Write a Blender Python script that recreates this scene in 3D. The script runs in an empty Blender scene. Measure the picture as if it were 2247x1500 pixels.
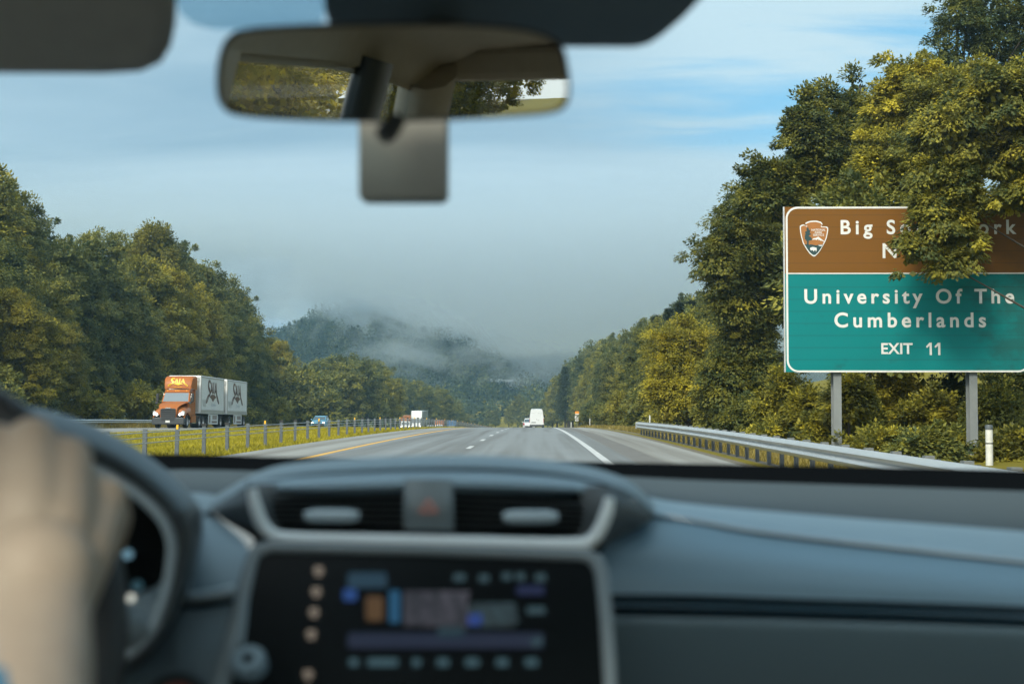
import bpy, bmesh, math, random
import numpy as np
from mathutils import Vector, Matrix, Euler
R = math.radians
rng = np.random.default_rng(7)
random.seed(7)
S = bpy.context.scene
COL = S.collection

# ------------------------------------------------------------------ camera
F = 50.0 / 36.0 * 2247          # focal length in pixels of the 2247 x 1500 photograph
CH = 1.35                       # eye height above the road under the car
cd = bpy.data.cameras.new('camera')
cam = bpy.data.objects.new('camera', cd)
COL.objects.link(cam)
cd.lens, cd.sensor_width = 50.0, 36.0
cd.clip_start, cd.clip_end = 0.02, 6000
cam.location = (0, 0, CH)
cam.rotation_euler = (R(90) + math.atan(127 / F), 0, math.atan(51.5 / F))
cd.dof.use_dof = True
cd.dof.focus_distance = 52.0
cd.dof.aperture_fstop = 5.6
cd.dof.aperture_blades = 9
S.camera = cam
CM = cam.rotation_euler.to_matrix()

def P(px, py, d):
    """the world point seen at photograph pixel (px, py), d metres in front of the lens"""
    return CM @ Vector(((px - 1123.5) / F * d, -(py - 750) / F * d, -d)) + Vector((0, 0, CH))

def PY(px, py, Y):
    """the same on the upright plane y = Y"""
    v = CM @ Vector(((px - 1123.5) / F, -(py - 750) / F, -1))
    return v * (Y / v.y) + Vector((0, 0, CH))

# ------------------------------------------------------------------ sky and sun
SUN = Vector((-0.30, -0.70, 0.62)).normalized()
w = bpy.data.worlds.new('World')
S.world = w
w.use_nodes = True
nt = w.node_tree
nt.nodes.clear()
N, L = nt.nodes, nt.links
def wn(t, **k):
    n = N.new(t)
    for a, b in k.items():
        setattr(n, a, b)
    return n
def wmath(op, a, b=None, c=None, clamp=False):
    n = wn('ShaderNodeMath', operation=op, use_clamp=clamp)
    for i, v in enumerate((a, b, c)):
        if v is None: continue
        if isinstance(v, (int, float)): n.inputs[i].default_value = v
        else: L.new(v, n.inputs[i])
    return n.outputs[0]
def wmix(f, a, b):
    n = wn('ShaderNodeMix', data_type='RGBA')
    for i, v in ((0, f), (6, a), (7, b)):
        if isinstance(v, (int, float)): n.inputs[i].default_value = v
        elif isinstance(v, tuple): n.inputs[i].default_value = (*v, 1)
        else: L.new(v, n.inputs[i])
    return n.outputs[2]
sky = wn('ShaderNodeTexSky', sky_type='NISHITA', sun_disc=False)
sky.sun_elevation = math.asin(SUN.z)
sky.sun_rotation = math.atan2(SUN.x, SUN.y)
sky.air_density, sky.dust_density, sky.ozone_density = 1.0, 0.6, 3.0
co = wn('ShaderNodeTexCoord')
sep = wn('ShaderNodeSeparateXYZ')
L.new(co.outputs['Generated'], sep.inputs[0])
X, Y, Z = sep.outputs
zz = wmath('ADD', wmath('MAXIMUM', Z, 0.0), 0.14)          # a cloud layer seen in perspective
cu, cv = wmath('DIVIDE', X, zz), wmath('DIVIDE', Y, zz)
comb = wn('ShaderNodeCombineXYZ')
L.new(wmath('MULTIPLY', cu, 0.85), comb.inputs[0]); L.new(wmath('MULTIPLY', cv, 1.0), comb.inputs[1])
rot = wn('ShaderNodeMapping'); rot.inputs['Rotation'].default_value = (0, 0, R(-28)); rot.inputs['Scale'].default_value = (0.55, 1.55, 1)
rot.inputs['Location'].default_value = (3.1, 0.45, 0)
L.new(comb.outputs[0], rot.inputs[0])
def wnoise(scale, detail, rough, dist=0.0, vec=None):
    n = wn('ShaderNodeTexNoise')
    n.inputs['Scale'].default_value = scale; n.inputs['Detail'].default_value = detail
    n.inputs['Roughness'].default_value = rough; n.inputs['Distortion'].default_value = dist
    L.new(vec or rot.outputs[0], n.inputs['Vector'])
    return n.outputs['Fac']
n1 = wnoise(1.0, 7, 0.52, 0.7)
n2 = wnoise(3.2, 8, 0.6, 0.4)
n3 = wnoise(0.7, 3, 0.5, 0.2, comb.outputs[0])
wisp = wmath('ADD', wmath('MULTIPLY', n1, 0.66), wmath('MULTIPLY', n2, 0.34))
# overcast on the left and low down, opening to blue on the upper right
open_ = wmath('ADD', wmath('MULTIPLY', X, 1.9), wmath('MULTIPLY', Z, 0.75))
open_ = wmath('ADD', open_, wmath('MULTIPLY', wmath('SUBTRACT', n3, 0.5), 0.5))
mr = wn('ShaderNodeMapRange', interpolation_type='SMOOTHSTEP')
L.new(open_, mr.inputs[0])
mr.inputs[1].default_value, mr.inputs[2].default_value = 0.10, 0.48
mr2 = wn('ShaderNodeMapRange', interpolation_type='SMOOTHSTEP')
L.new(wisp, mr2.inputs[0])
mr2.inputs[1].default_value, mr2.inputs[2].default_value = 0.425, 0.535
CB = 8.6
blue = wmix(0.8, sky.outputs[0], (0.105 * CB, 0.285 * CB, 0.41 * CB))
opened = wmix(wmath('MULTIPLY', mr2.outputs[0], 0.92), blue, (0.34 * CB, 0.43 * CB, 0.47 * CB))
dapple = wmath('MULTIPLY', wmath('SUBTRACT', wnoise(1.3, 6, 0.55, 0.5), 0.5), 2.4)
over = wmix(wmath('ADD', 0.5, dapple, clamp=True), (0.16 * CB, 0.25 * CB, 0.32 * CB), (0.28 * CB, 0.37 * CB, 0.425 * CB))
skyc = wmix(mr.outputs[0], over, opened)
# pale mist towards the horizon
mr3 = wn('ShaderNodeMapRange', interpolation_type='SMOOTHSTEP')
L.new(wmath('ADD', Z, wmath('MULTIPLY', wmath('SUBTRACT', wnoise(2.2, 5, 0.55, 0.6), 0.5), 0.35)), mr3.inputs[0]); mr3.inputs[1].default_value, mr3.inputs[2].default_value = 0.0, 0.16
skyc = wmix(wmath('ADD', 0.3, wmath('MULTIPLY', mr3.outputs[0], 0.7)), (0.225 * CB, 0.30 * CB, 0.35 * CB), skyc)
# thin bright cloud round the sun, high behind the car
dt = wn('ShaderNodeVectorMath', operation='DOT_PRODUCT')
L.new(co.outputs['Generated'], dt.inputs[0]); dt.inputs[1].default_value = SUN
au = wmath('POWER', wmath('MAXIMUM', dt.outputs['Value'], 0.0), 5.0)
ad_ = wn('ShaderNodeMix', data_type='RGBA', blend_type='ADD')
L.new(au, ad_.inputs[0]); L.new(skyc, ad_.inputs[6]); ad_.inputs[7].default_value = (16.5, 15.5, 13.6, 1)
skyc = ad_.outputs[2]
bg = wn('ShaderNodeBackground')
bg.inputs[1].default_value = 0.1
L.new(skyc, bg.inputs[0])
wo = wn('ShaderNodeOutputWorld')
L.new(bg.outputs[0], wo.inputs[0])

sd = bpy.data.lights.new('sun', 'SUN')
sd.energy, sd.angle, sd.color = 1.6, R(13.0), (1.0, 0.91, 0.73)
sun = bpy.data.objects.new('sun', sd)
COL.objects.link(sun)
sun.rotation_euler = SUN.to_track_quat('Z', 'Y').to_euler()

S.view_settings.view_transform, S.view_settings.look = 'Standard', 'None'
S.view_settings.exposure, S.view_settings.gamma = 1.25, 1.0
S.render.engine = 'CYCLES'
cy = S.cycles
cy.use_denoising = True
cy.max_bounces, cy.diffuse_bounces, cy.glossy_bounces, cy.transmission_bounces = 8, 5, 4, 4
cy.transparent_max_bounces, cy.volume_bounces = 16, 2
cy.sample_clamp_indirect = 4.0
cy.caustics_reflective = cy.caustics_refractive = False

# ------------------------------------------------------------------ helpers
class MB:
    """collects faces for one mesh object"""
    def __init__(s): s.v, s.f, s.m = [], [], []
    def add(s, vs, fs, mi=0):
        o = len(s.v)
        s.v += [tuple(p) for p in vs]
        s.f += [tuple(i + o for i in f) for f in fs]
        s.m += [mi] * len(fs)
        return s
    def box(s, c, size, mi=0, rot=None):
        hx, hy, hz = size[0] / 2, size[1] / 2, size[2] / 2
        vs = [Vector((x, y, z)) for x in (-hx, hx) for y in (-hy, hy) for z in (-hz, hz)]
        if rot is not None: vs = [rot @ p for p in vs]
        c = Vector(c)
        return s.add([p + c for p in vs], [(0, 1, 3, 2), (4, 6, 7, 5), (0, 4, 5, 1), (2, 3, 7, 6), (0, 2, 6, 4), (1, 5, 7, 3)], mi)
    def hexa(s, p, mi=0):
        """eight corners: lower ring 0-3, upper ring 4-7"""
        return s.add(p, [(3, 2, 1, 0), (4, 5, 6, 7), (0, 1, 5, 4), (1, 2, 6, 5), (2, 3, 7, 6), (3, 0, 4, 7)], mi)
    def tube(s, pts, rad, n=8, mi=0, caps=True, flat=1.0, up=None):
        pts = [Vector(p) for p in pts]
        if not hasattr(rad, '__len__'): rad = [rad] * len(pts)
        base = len(s.v)
        vs, fs = [], []
        prev = None
        for i, p in enumerate(pts):
            t = (pts[min(i + 1, len(pts) - 1)] - pts[max(i - 1, 0)]).normalized()
            if prev is None:
                u = Vector(up) if up is not None else (Vector((0, 0, 1)) if abs(t.z) < 0.9 else Vector((1, 0, 0)))
            else: u = prev
            u = (u - t * u.dot(t)).normalized(); prev = u
            q = t.cross(u)
            for k in range(n):
                a = 2 * math.pi * k / n
                vs.append(p + (u * math.cos(a) * flat + q * math.sin(a)) * rad[i])
        for i in range(len(pts) - 1):
            for k in range(n):
                a, b = i * n + k, i * n + (k + 1) % n
                fs.append((a, b, b + n, a + n))
        if caps:
            fs.append(tuple(range(n - 1, -1, -1))); fs.append(tuple(range((len(pts) - 1) * n, len(pts) * n)))
        return s.add(vs, fs, mi)
    def lathe(s, prof, c, axis='z', n=20, mi=0):
        """profile [(radius, along)] round an axis through c"""
        vs, fs = [], []
        c = Vector(c)
        for r, h in prof:
            for k in range(n):
                a = 2 * math.pi * k / n
                x, y = r * math.cos(a), r * math.sin(a)
                vs.append(c + Vector({'z': (x, y, h), 'y': (x, h, y), 'x': (h, x, y)}[axis]))
        for i in range(len(prof) - 1):
            for k in range(n):
                a, b = i * n + k, i * n + (k + 1) % n
                fs.append((a, b, b + n, a + n))
        return s.add(vs, fs, mi)
    def prism(s, front, off, mi=0, back=True):
        """a polygon (list of points) and its copy moved by off, with the sides between"""
        n = len(front)
        off = Vector(off)
        vs = [Vector(p) for p in front] + [Vector(p) + off for p in front]
        fs = [tuple(range(n))] + ([tuple(range(2 * n - 1, n - 1, -1))] if back else [])
        fs += [(i, i + n, (i + 1) % n + n, (i + 1) % n) for i in range(n)]
        return s.add(vs, fs, mi)
    def loft(s, rows, mi=0, closed=False):
        n = len(rows[0])
        vs = [p for r in rows for p in r]
        fs = []
        for i in range(len(rows) - 1):
            for k in range(n if closed else n - 1):
                a, b = i * n + k, i * n + (k + 1) % n
                fs.append((a, b, b + n, a + n))
        return s.add(vs, fs, mi)
    def build(s, name, mats, parent=None, smooth=None, bevel=None, loc=None):
        me = bpy.data.meshes.new(name)
        me.from_pydata(s.v, [], s.f)
        if not isinstance(mats, (list, tuple)): mats = [mats]
        for m in mats: me.materials.append(m)
        if len(mats) > 1: me.polygons.foreach_set('material_index', s.m)
        bm = bmesh.new(); bm.from_mesh(me)
        bmesh.ops.remove_doubles(bm, verts=bm.verts, dist=1e-6)
        bmesh.ops.recalc_face_normals(bm, faces=bm.faces)
        bm.to_mesh(me); bm.free()
        if smooth is not None:
            me.polygons.foreach_set('use_smooth', [True] * len(me.polygons))
            me.set_sharp_from_angle(angle=R(smooth))
        o = bpy.data.objects.new(name, me)
        COL.objects.link(o)
        o.parent = parent
        if loc is not None: o.location = loc
        if bevel:
            b = o.modifiers.new('bevel', 'BEVEL'); b.width, b.segments, b.limit_method, b.angle_limit = bevel, 2, 'ANGLE', R(40)
        return o

def tag(o, label=None, cat=None, group=None, kind=None):
    for k, v in (('label', label), ('category', cat), ('group', group), ('kind', kind)):
        if v: o[k] = v
    return o
def thing(name, loc, label, cat, group=None, rz=0.0):
    o = bpy.data.objects.new(name, None)
    COL.objects.link(o)
    o.location = loc; o.rotation_euler = (0, 0, rz); o.empty_display_size = 0.3
    return tag(o, label, cat, group)
def copy_tree(o, parent=None):
    c = o.copy(); COL.objects.link(c); c.parent = parent
    for ch in o.children: copy_tree(ch, c)
    return c

def spl(pts, n):
    """n points of a Catmull-Rom curve through pts"""
    p = np.array([tuple(q) for q in pts], float)
    m = len(p)
    e = np.vstack([2 * p[0] - p[1], p, 2 * p[-1] - p[-2]])
    t = np.linspace(0, m - 1, n)
    i = np.minimum(t.astype(int), m - 2)
    u = (t - i)[:, None]
    a, b, c, d = e[i], e[i + 1], e[i + 2], e[i + 3]
    return 0.5 * (2 * b + (c - a) * u + (2 * a - 5 * b + 4 * c - d) * u**2 + (3 * b - a - 3 * c + d) * u**3)

# ------------------------------------------------------------------ materials
def mat(name, col, rough=0.6, metal=0.0, spec=0.5, noise=None, bump=None, emit=None, coat=0.0):
    """noise = (scale, second colour, contrast); bump = (scale, strength, distance)"""
    m = bpy.data.materials.new(name)
    m.use_nodes = True
    t = m.node_tree
    b = t.nodes['Principled BSDF']
    b.inputs['Base Color'].default_value = (*col, 1)
    b.inputs['Roughness'].default_value = rough
    b.inputs['Metallic'].default_value = metal
    b.inputs['Specular IOR Level'].default_value = spec
    b.inputs['Coat Weight'].default_value = coat
    if emit:
        b.inputs['Emission Color'].default_value = (*emit[0], 1)
        b.inputs['Emission Strength'].default_value = emit[1]
    tc = t.nodes.new('ShaderNodeTexCoord')
    if noise:
        n = t.nodes.new('ShaderNodeTexNoise')
        n.inputs['Scale'].default_value = noise[0]; n.inputs['Detail'].default_value = 6; n.inputs['Roughness'].default_value = 0.6
        t.links.new(tc.outputs['Object'], n.inputs['Vector'])
        r = t.nodes.new('ShaderNodeMapRange')
        r.inputs[1].default_value, r.inputs[2].default_value = 0.5 - 0.5 / noise[2], 0.5 + 0.5 / noise[2]
        t.links.new(n.outputs['Fac'], r.inputs[0])
        x = t.nodes.new('ShaderNodeMix'); x.data_type = 'RGBA'
        x.inputs[6].default_value, x.inputs[7].default_value = (*col, 1), (*noise[1], 1)
        t.links.new(r.outputs[0], x.inputs[0]); t.links.new(x.outputs[2], b.inputs['Base Color'])
    if bump:
        n = t.nodes.new('ShaderNodeTexNoise')
        n.inputs['Scale'].default_value = bump[0]; n.inputs['Detail'].default_value = 3
        t.links.new(tc.outputs['Object'], n.inputs['Vector'])
        u = t.nodes.new('ShaderNodeBump'); u.inputs['Strength'].default_value = bump[1]; u.inputs['Distance'].default_value = bump[2]
        t.links.new(n.outputs['Fac'], u.inputs['Height']); t.links.new(u.outputs[0], b.inputs['Normal'])
    return m

def leaf_mat(name, dark, light, yellow, trans=0.3, hue=0.0):
    """leaf colours mixed by each leaf's own random tint and, between copies, by the tree"""
    m = bpy.data.materials.new(name)
    m.use_nodes = True
    t = m.node_tree
    t.nodes.clear()
    n, l = t.nodes, t.links
    at = n.new('ShaderNodeAttribute'); at.attribute_name = 'tint'
    oi = n.new('ShaderNodeObjectInfo')
    ad = n.new('ShaderNodeMath'); ad.operation = 'MULTIPLY_ADD'; ad.inputs[1].default_value = 0.36; 
    l.new(oi.outputs['Random'], ad.inputs[0]); 
    sb = n.new('ShaderNodeMath'); sb.operation = 'SUBTRACT'; sb.inputs[1].default_value = 0.18
    l.new(at.outputs['Fac'], sb.inputs[0]); l.new(sb.outputs[0], ad.inputs[2])
    cr = n.new('ShaderNodeValToRGB')
    e = cr.color_ramp.elements
    e[0].position, e[0].color = 0.10, (*dark, 1)
    e[1].position, e[1].color = 0.98, (*yellow, 1)
    k = e.new(0.58); k.color = (*light, 1)
    l.new(ad.outputs[0], cr.inputs[0])
    d = n.new('ShaderNodeBsdfPrincipled'); d.inputs['Roughness'].default_value = 0.55; d.inputs['Specular IOR Level'].default_value = 0.25
    tr = n.new('ShaderNodeBsdfTranslucent')
    l.new(cr.outputs[0], d.inputs['Base Color']); l.new(cr.outputs[0], tr.inputs[0])
    mx = n.new('ShaderNodeMixShader'); mx.inputs[0].default_value = trans
    l.new(d.outputs[0], mx.inputs[1]); l.new(tr.outputs[0], mx.inputs[2])
    o = n.new('ShaderNodeOutputMaterial'); l.new(mx.outputs[0], o.inputs[0])
    return m

def thin_glass(name, tint=(0.9, 0.93, 0.94), refl=0.04):
    m = bpy.data.materials.new(name)
    m.use_nodes = True
    t = m.node_tree; t.nodes.clear()
    n, l = t.nodes, t.links
    a = n.new('ShaderNodeBsdfTransparent'); a.inputs[0].default_value = (*tint, 1)
    g = n.new('ShaderNodeBsdfGlossy'); g.inputs['Roughness'].default_value = 0.02
    lw = n.new('ShaderNodeLayerWeight'); lw.inputs[0].default_value = 0.5
    pw = n.new('ShaderNodeMath'); pw.operation = 'POWER'; pw.inputs[1].default_value = 5.0; l.new(lw.outputs['Facing'], pw.inputs[0])
    f = n.new('ShaderNodeMath'); f.operation = 'MULTIPLY_ADD'; f.inputs[1].default_value = 0.2; f.inputs[2].default_value = refl; l.new(pw.outputs[0], f.inputs[0])
    x = n.new('ShaderNodeMixShader')
    l.new(f.outputs[0], x.inputs[0]); l.new(a.outputs[0], x.inputs[1]); l.new(g.outputs[0], x.inputs[2])
    o = n.new('ShaderNodeOutputMaterial'); l.new(x.outputs[0], o.inputs[0])
    return m

# ------------------------------------------------------------------ the lie of the land
B = 6.9e-5
def prof(y):
    """height of the road: a crest about 140 m ahead, then down into the valley"""
    if y <= 0: return 0.0
    if y <= 180: return -B * y * y
    z180 = -B * 180 * 180; s = 2 * B * 180
    if y <= 430: return z180 - s * (y - 180)
    return z180 - s * 250 - s * 150 * (1 - math.exp(-(y - 430) / 150))
def bend(y):
    """the road turns left in the valley"""
    return 0.0 if y < 380 else -(y - 380) ** 2 / 1600.0 if y < 800 else -110.25 - (y - 800) * 0.525
def sstep(a, b, x):
    t = min(1.0, max(0.0, (x - a) / (b - a)))
    return t * t * (3 - 2 * t)
def gz(x, y):
    """ground height"""
    u = x - bend(y)
    z = prof(y)
    if u > 10: z += min(u - 10, 60) * 0.16 * sstep(70, 140, y) + min(u - 10, 60) * 0.05
    if u < -40: z += min(-40 - u, 60) * 0.07
    if -20 < u < -11: z -= 0.25 * math.sin((u + 20) / 9 * math.pi)
    if 5.2 < u < 9: z -= 0.25 * math.sin((u - 5.2) / 3.8 * math.pi)
    return z

# ------------------------------------------------------------------ ground, roads, markings
M = {}
M['ground'] = mat('ground_soil_grass', (0.185, 0.152, 0.016), 0.95, spec=0.1, noise=(0.35, (0.13, 0.112, 0.018), 2.0))
M['asphalt'] = mat('worn_asphalt', (0.160, 0.178, 0.188), 0.85, spec=0.3, noise=(0.6, (0.20, 0.218, 0.226), 1.6), bump=(60, 0.2, 0.01))
M['asphalt_pale'] = mat('pale_shoulder_asphalt', (0.212, 0.220, 0.212), 0.9, spec=0.3, noise=(0.8, (0.262, 0.268, 0.255), 1.6), bump=(60, 0.2, 0.01))
M['seal'] = mat('dark_joint_band', (0.105, 0.102, 0.095), 0.8, noise=(1.5, (0.14, 0.135, 0.125), 2))
M['gravel'] = mat('verge_gravel', (0.17, 0.15, 0.115), 0.95, noise=(7, (0.08, 0.075, 0.06), 2.5), bump=(25, 0.8, 0.03))
M['white_paint'] = mat('white_road_paint', (0.56, 0.57, 0.57), 0.6, noise=(3.0, (0.34, 0.35, 0.35), 2.2))
M['yellow_paint'] = mat('yellow_road_paint', (0.66, 0.36, 0.045), 0.6, noise=(2.5, (0.46, 0.27, 0.06), 2.2))

def streaks(m, col, amount):
    """long tyre and oil streaks along the lanes, a pattern of wear in the surface"""
    t = m.node_tree
    b = t.nodes['Principled BSDF']
    src = b.inputs['Base Color'].links[0].from_socket
    tc = t.nodes.new('ShaderNodeTexCoord'); mp = t.nodes.new('ShaderNodeMapping'); mp.inputs['Scale'].default_value = (1.1, 0.012, 1)
    n = t.nodes.new('ShaderNodeTexNoise'); n.inputs['Scale'].default_value = 1.6; n.inputs['Detail'].default_value = 5
    t.links.new(tc.outputs['Object'], mp.inputs[0]); t.links.new(mp.outputs[0], n.inputs['Vector'])
    r = t.nodes.new('ShaderNodeMapRange'); r.inputs[1].default_value, r.inputs[2].default_value, r.inputs[4].default_value = 0.42, 0.68, amount
    t.links.new(n.outputs['Fac'], r.inputs[0])
    x = t.nodes.new('ShaderNodeMix'); x.data_type = 'RGBA'; x.inputs[7].default_value = (*col, 1)
    t.links.new(r.outputs[0], x.inputs[0]); t.links.new(src, x.inputs[6]); t.links.new(x.outputs[2], b.inputs['Base Color'])
streaks(M['asphalt'], (0.085, 0.085, 0.08), 0.65)
streaks(M['asphalt_pale'], (0.12, 0.112, 0.098), 0.7)

ys = np.concatenate([np.arange(-160, 0, 10), np.arange(0, 300, 5), np.arange(300, 900, 15), np.arange(900, 2600, 120)])
us = np.concatenate([np.arange(-900, -60, 60), np.arange(-60, -22, 4), np.arange(-22, 12, 1.0), np.arange(12, 72, 4), np.arange(72, 900, 60)])
g = MB()
rows = []
for y in ys:
    rows.append([(u + bend(y), y, gz(u + bend(y), y) - (0.0 if (u < -32.6 or -22 < u < -8.0 or u > 4.9) else 0.05)) for u in us])
g.loft(rows)
tag(g.build('ground', M['ground'], smooth=60), kind='structure')

def strip(name, u0, u1, lift, m, y0=-150, y1=900, step=5, skip=None):
    b = MB()
    yy = np.arange(y0, y1 + step, step)
    rws = [[(u0 + bend(y), y, prof(y) + lift), (u1 + bend(y), y, prof(y) + lift)] for y in yy]
    b.loft(rws)
    return tag(b.build(name, m, smooth=60), kind='structure')
strip('road', -5.95, 2.3, 0.000, M['asphalt'])
strip('road_shoulder', 2.3, 4.45, 0.000, M['asphalt_pale'])
strip('road_shoulder', -8.1, -5.95, 0.000, M['asphalt_pale'])
strip('road_joint_surface', 2.32, 2.95, 0.004, M['seal'])
strip('gravel_ground', 4.45, 5.35, -0.012, M['gravel'])
strip('opposite_road', -32.6, -22.0, 0.0, M['asphalt_pale'])
strip('road_marking_line', 1.55, 1.74, 0.005, M['white_paint'])
strip('road_marking_line', -5.78, -5.56, 0.005, M['yellow_paint'])
strip('road_marking_line', -30.6, -30.42, 0.005, M['white_paint'])
strip('road_marking_line', -22.9, -22.74, 0.005, M['yellow_paint'])
b = MB()
for k in range(-8, 40):
    y = 43.2 + 10.8 * k
    b.add([(u + bend(q), q, prof(q) + 0.005) for q in (y, y + 1.5, y + 3.1) for u in (-2.13, -1.98)], [(0, 1, 3, 2), (2, 3, 5, 4)])
    b.add([(u + bend(q), q, prof(q) + 0.005) for q in (y, y + 1.5, y + 3.1) for u in (-26.7, -26.55)], [(0, 1, 3, 2), (2, 3, 5, 4)])
tag(b.build('road_markings', M['white_paint']), kind='structure')

# ------------------------------------------------------------------ the wooded hill
RIDGE = [(-400, 790), (200, 770), (480, 790), (560, 792), (610, 768), (660, 736), (700, 716), (760, 696), (820, 682), (880, 682), (930, 696), (980, 720), (1030, 752), (1080, 786), (1140, 812), (1200, 830), (1260, 840), (1400, 850), (1800, 870), (2600, 880)]
rp = np.array(RIDGE, float)
hn = np.random.default_rng(3)
HA, HB, HC = hn.uniform(0, 6.28, 12), hn.uniform(0.006, 0.03, 12), hn.uniform(0, 6.28, 12)
def hill_z(x, y):
    px = 1175 + F * x / y
    top = (877 - np.interp(px, rp[:, 0], rp[:, 1])) / F * 1150 + CH
    t = np.clip((y - 620) / 530, 0, 1)
    t = t * t * (3 - 2 * t)
    wob = sum(np.sin(HB[i] * (x * math.cos(HA[i]) + y * math.sin(HA[i])) * 1.6 + HC[i]) for i in range(12)) * 1.3
    return -13 + (top + 13) * t + wob * np.clip((y - 620) / 200, 0, 1)
b = MB()
hy = np.arange(600, 1500, 22)
b.loft([[(x, y, float(hill_z(x, y))) for x in np.arange(-620, 560, 20)] for y in hy])
M['hill'] = mat('hill_floor', (0.035, 0.045, 0.02), 0.95, spec=0.1, noise=(0.05, (0.02, 0.03, 0.015), 2))
tag(b.build('hill', M['hill'], smooth=80), kind='structure')

# ------------------------------------------------------------------ foliage
M['bark'] = mat('tree_bark', (0.075, 0.062, 0.048), 0.9, noise=(6, (0.035, 0.03, 0.025), 2), bump=(14, 0.6, 0.03))
M['leaf_olive'] = leaf_mat('olive_leaves', (0.068, 0.086, 0.028), (0.215, 0.205, 0.034), (0.44, 0.375, 0.045))
M['leaf_green'] = leaf_mat('deep_green_leaves', (0.048, 0.072, 0.030), (0.150, 0.160, 0.038), (0.31, 0.285, 0.045))
M['leaf_gold'] = leaf_mat('golden_leaves', (0.090, 0.095, 0.024), (0.27, 0.24, 0.032), (0.50, 0.41, 0.04), 0.38)
M['needle'] = leaf_mat('dark_needles', (0.022, 0.034, 0.016), (0.045, 0.058, 0.022), (0.075, 0.085, 0.025), 0.15)
M['far_leaf'] = leaf_mat('hillside_leaves', (0.022, 0.036, 0.014), (0.062, 0.080, 0.020), (0.16, 0.155, 0.025), 0.2)

def leaf_faces(pos, axis, nrm, size, wid, fold=0.25):
    """one folded diamond of two triangles per leaf; all arguments are arrays"""
    n = len(pos)
    axis = axis / np.maximum(np.linalg.norm(axis, axis=1, keepdims=True), 1e-6)
    side = np.cross(axis, nrm)
    side /= np.maximum(np.linalg.norm(side, axis=1, keepdims=True), 1e-6)
    up = np.cross(side, axis)
    s = size[:, None]
    base, tip = pos, pos + axis * s
    mid = pos + axis * s * 0.45
    l = mid + side * s * wid * 0.5 - up * s * wid * fold
    r = mid - side * s * wid * 0.5 - up * s * wid * fold
    v = np.stack([base, l, tip, r], 1).reshape(-1, 3)
    k = np.arange(n)[:, None] * 4
    f = np.concatenate([k + np.array([[0, 2, 1]]), k + np.array([[0, 3, 2]])], 1).reshape(-1, 3)
    return v, f

def tri_mesh(name, v, f, tint, mats):
    me = bpy.data.meshes.new(name)
    nv, nf = len(v), len(f)
    me.vertices.add(nv); me.loops.add(nf * 3); me.polygons.add(nf)
    me.vertices.foreach_set('co', v.astype(np.float32).ravel())
    me.loops.foreach_set('vertex_index', f.astype(np.int32).ravel())
    me.polygons.foreach_set('loop_start', np.arange(0, nf * 3, 3, dtype=np.int32))
    me.update(calc_edges=True)
    a = me.attributes.new('tint', 'FLOAT', 'FACE')
    a.data.foreach_set('value', np.clip(tint, 0, 1).astype(np.float32))
    for m in mats: me.materials.append(m)
    return me

def unit(n, r):
    v = r.normal(size=(n, 3))
    return v / np.linalg.norm(v, axis=1, keepdims=True)

def foliage(blobs, clumps, per, leaf, clump_r, r, droop=0.5, fill=0.35, wid=0.62, lean=None, base=0.45, spread=0.16, flat=0.6, shoots=0.10):
    """leaf clumps over the outsides of a set of ellipsoids (x, y, z, rx, ry, rz), with coarser leaves within"""
    bl = np.array(blobs, float)
    area = (bl[:, 3] * bl[:, 4] * bl[:, 5]) ** (2 / 3)
    w_ = area / area.sum()
    k = r.choice(len(bl), size=clumps, p=w_)
    d = unit(clumps, r)
    d[:, 2] = np.where(d[:, 2] < -0.55, -d[:, 2], d[:, 2])
    rad = r.uniform(0.72, 1.03, clumps)
    stray = r.uniform(0, 1, clumps) < shoots               # shoots that stand out from the crown
    c = bl[k, :3] + d * (bl[k, 3:6] * rad[:, None] + np.where(stray, clump_r * r.uniform(0.5, 1.3, clumps), 0)[:, None])
    # drop clumps that lie well inside another ellipsoid
    q = np.linalg.norm((c[:, None, :] - bl[None, :, :3]) / bl[None, :, 3:6], axis=2)
    q[np.arange(clumps), k] = 9
    keep = q.min(1) > 0.72
    c, d, stray = c[keep], d[keep], stray[keep]
    n = len(c)
    ct = r.normal(base, spread, n)                      # each clump has its own tint
    cr_ = clump_r * r.uniform(0.55, 1.3, n) * np.where(stray, 0.6, 1.0)
    m = n * per
    ci = np.repeat(np.arange(n), per)
    o = unit(m, r) * (r.uniform(0.15, 1.0, m) ** 0.6)[:, None]
    o[:, 2] *= flat
    o += d[ci] * 0.25
    p = c[ci] + o * cr_[ci][:, None]
    p[:, 2] -= droop * 0.5 * cr_[ci] * (np.linalg.norm(o[:, :2], axis=1) ** 2)
    ax = o * 0.8 + d[ci] * 0.5 + unit(m, r) * 0.55
    ax[:, 2] -= droop
    nr = np.array([[0, 0, 1.0]]) + o * 0.7 + unit(m, r) * 0.5 + d[ci] * 0.3
    v1, f1 = leaf_faces(p, ax, nr, leaf * r.uniform(0.6, 1.25, m), wid)
    t1 = ct[ci] + r.normal(0, 0.13, m)
    # inner leaves that close the crown
    nf = int(m * fill * 0.45)
    k2 = r.choice(len(bl), size=nf, p=w_)
    p2 = bl[k2, :3] + unit(nf, r) * bl[k2, 3:6] * (0.8 * r.uniform(0, 0.85, nf) ** 0.5)[:, None]
    v2, f2 = leaf_faces(p2, unit(nf, r), unit(nf, r), leaf * 1.6 * r.uniform(0.7, 1.2, nf), 0.8, 0.1)
    t2 = r.normal(base - 0.05, 0.15, nf)
    v = np.concatenate([v1, v2]); f = np.concatenate([f1, f2 + len(v1)])
    t = np.repeat(np.concatenate([t1, t2]), 2)
    return v, f, t, c

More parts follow.
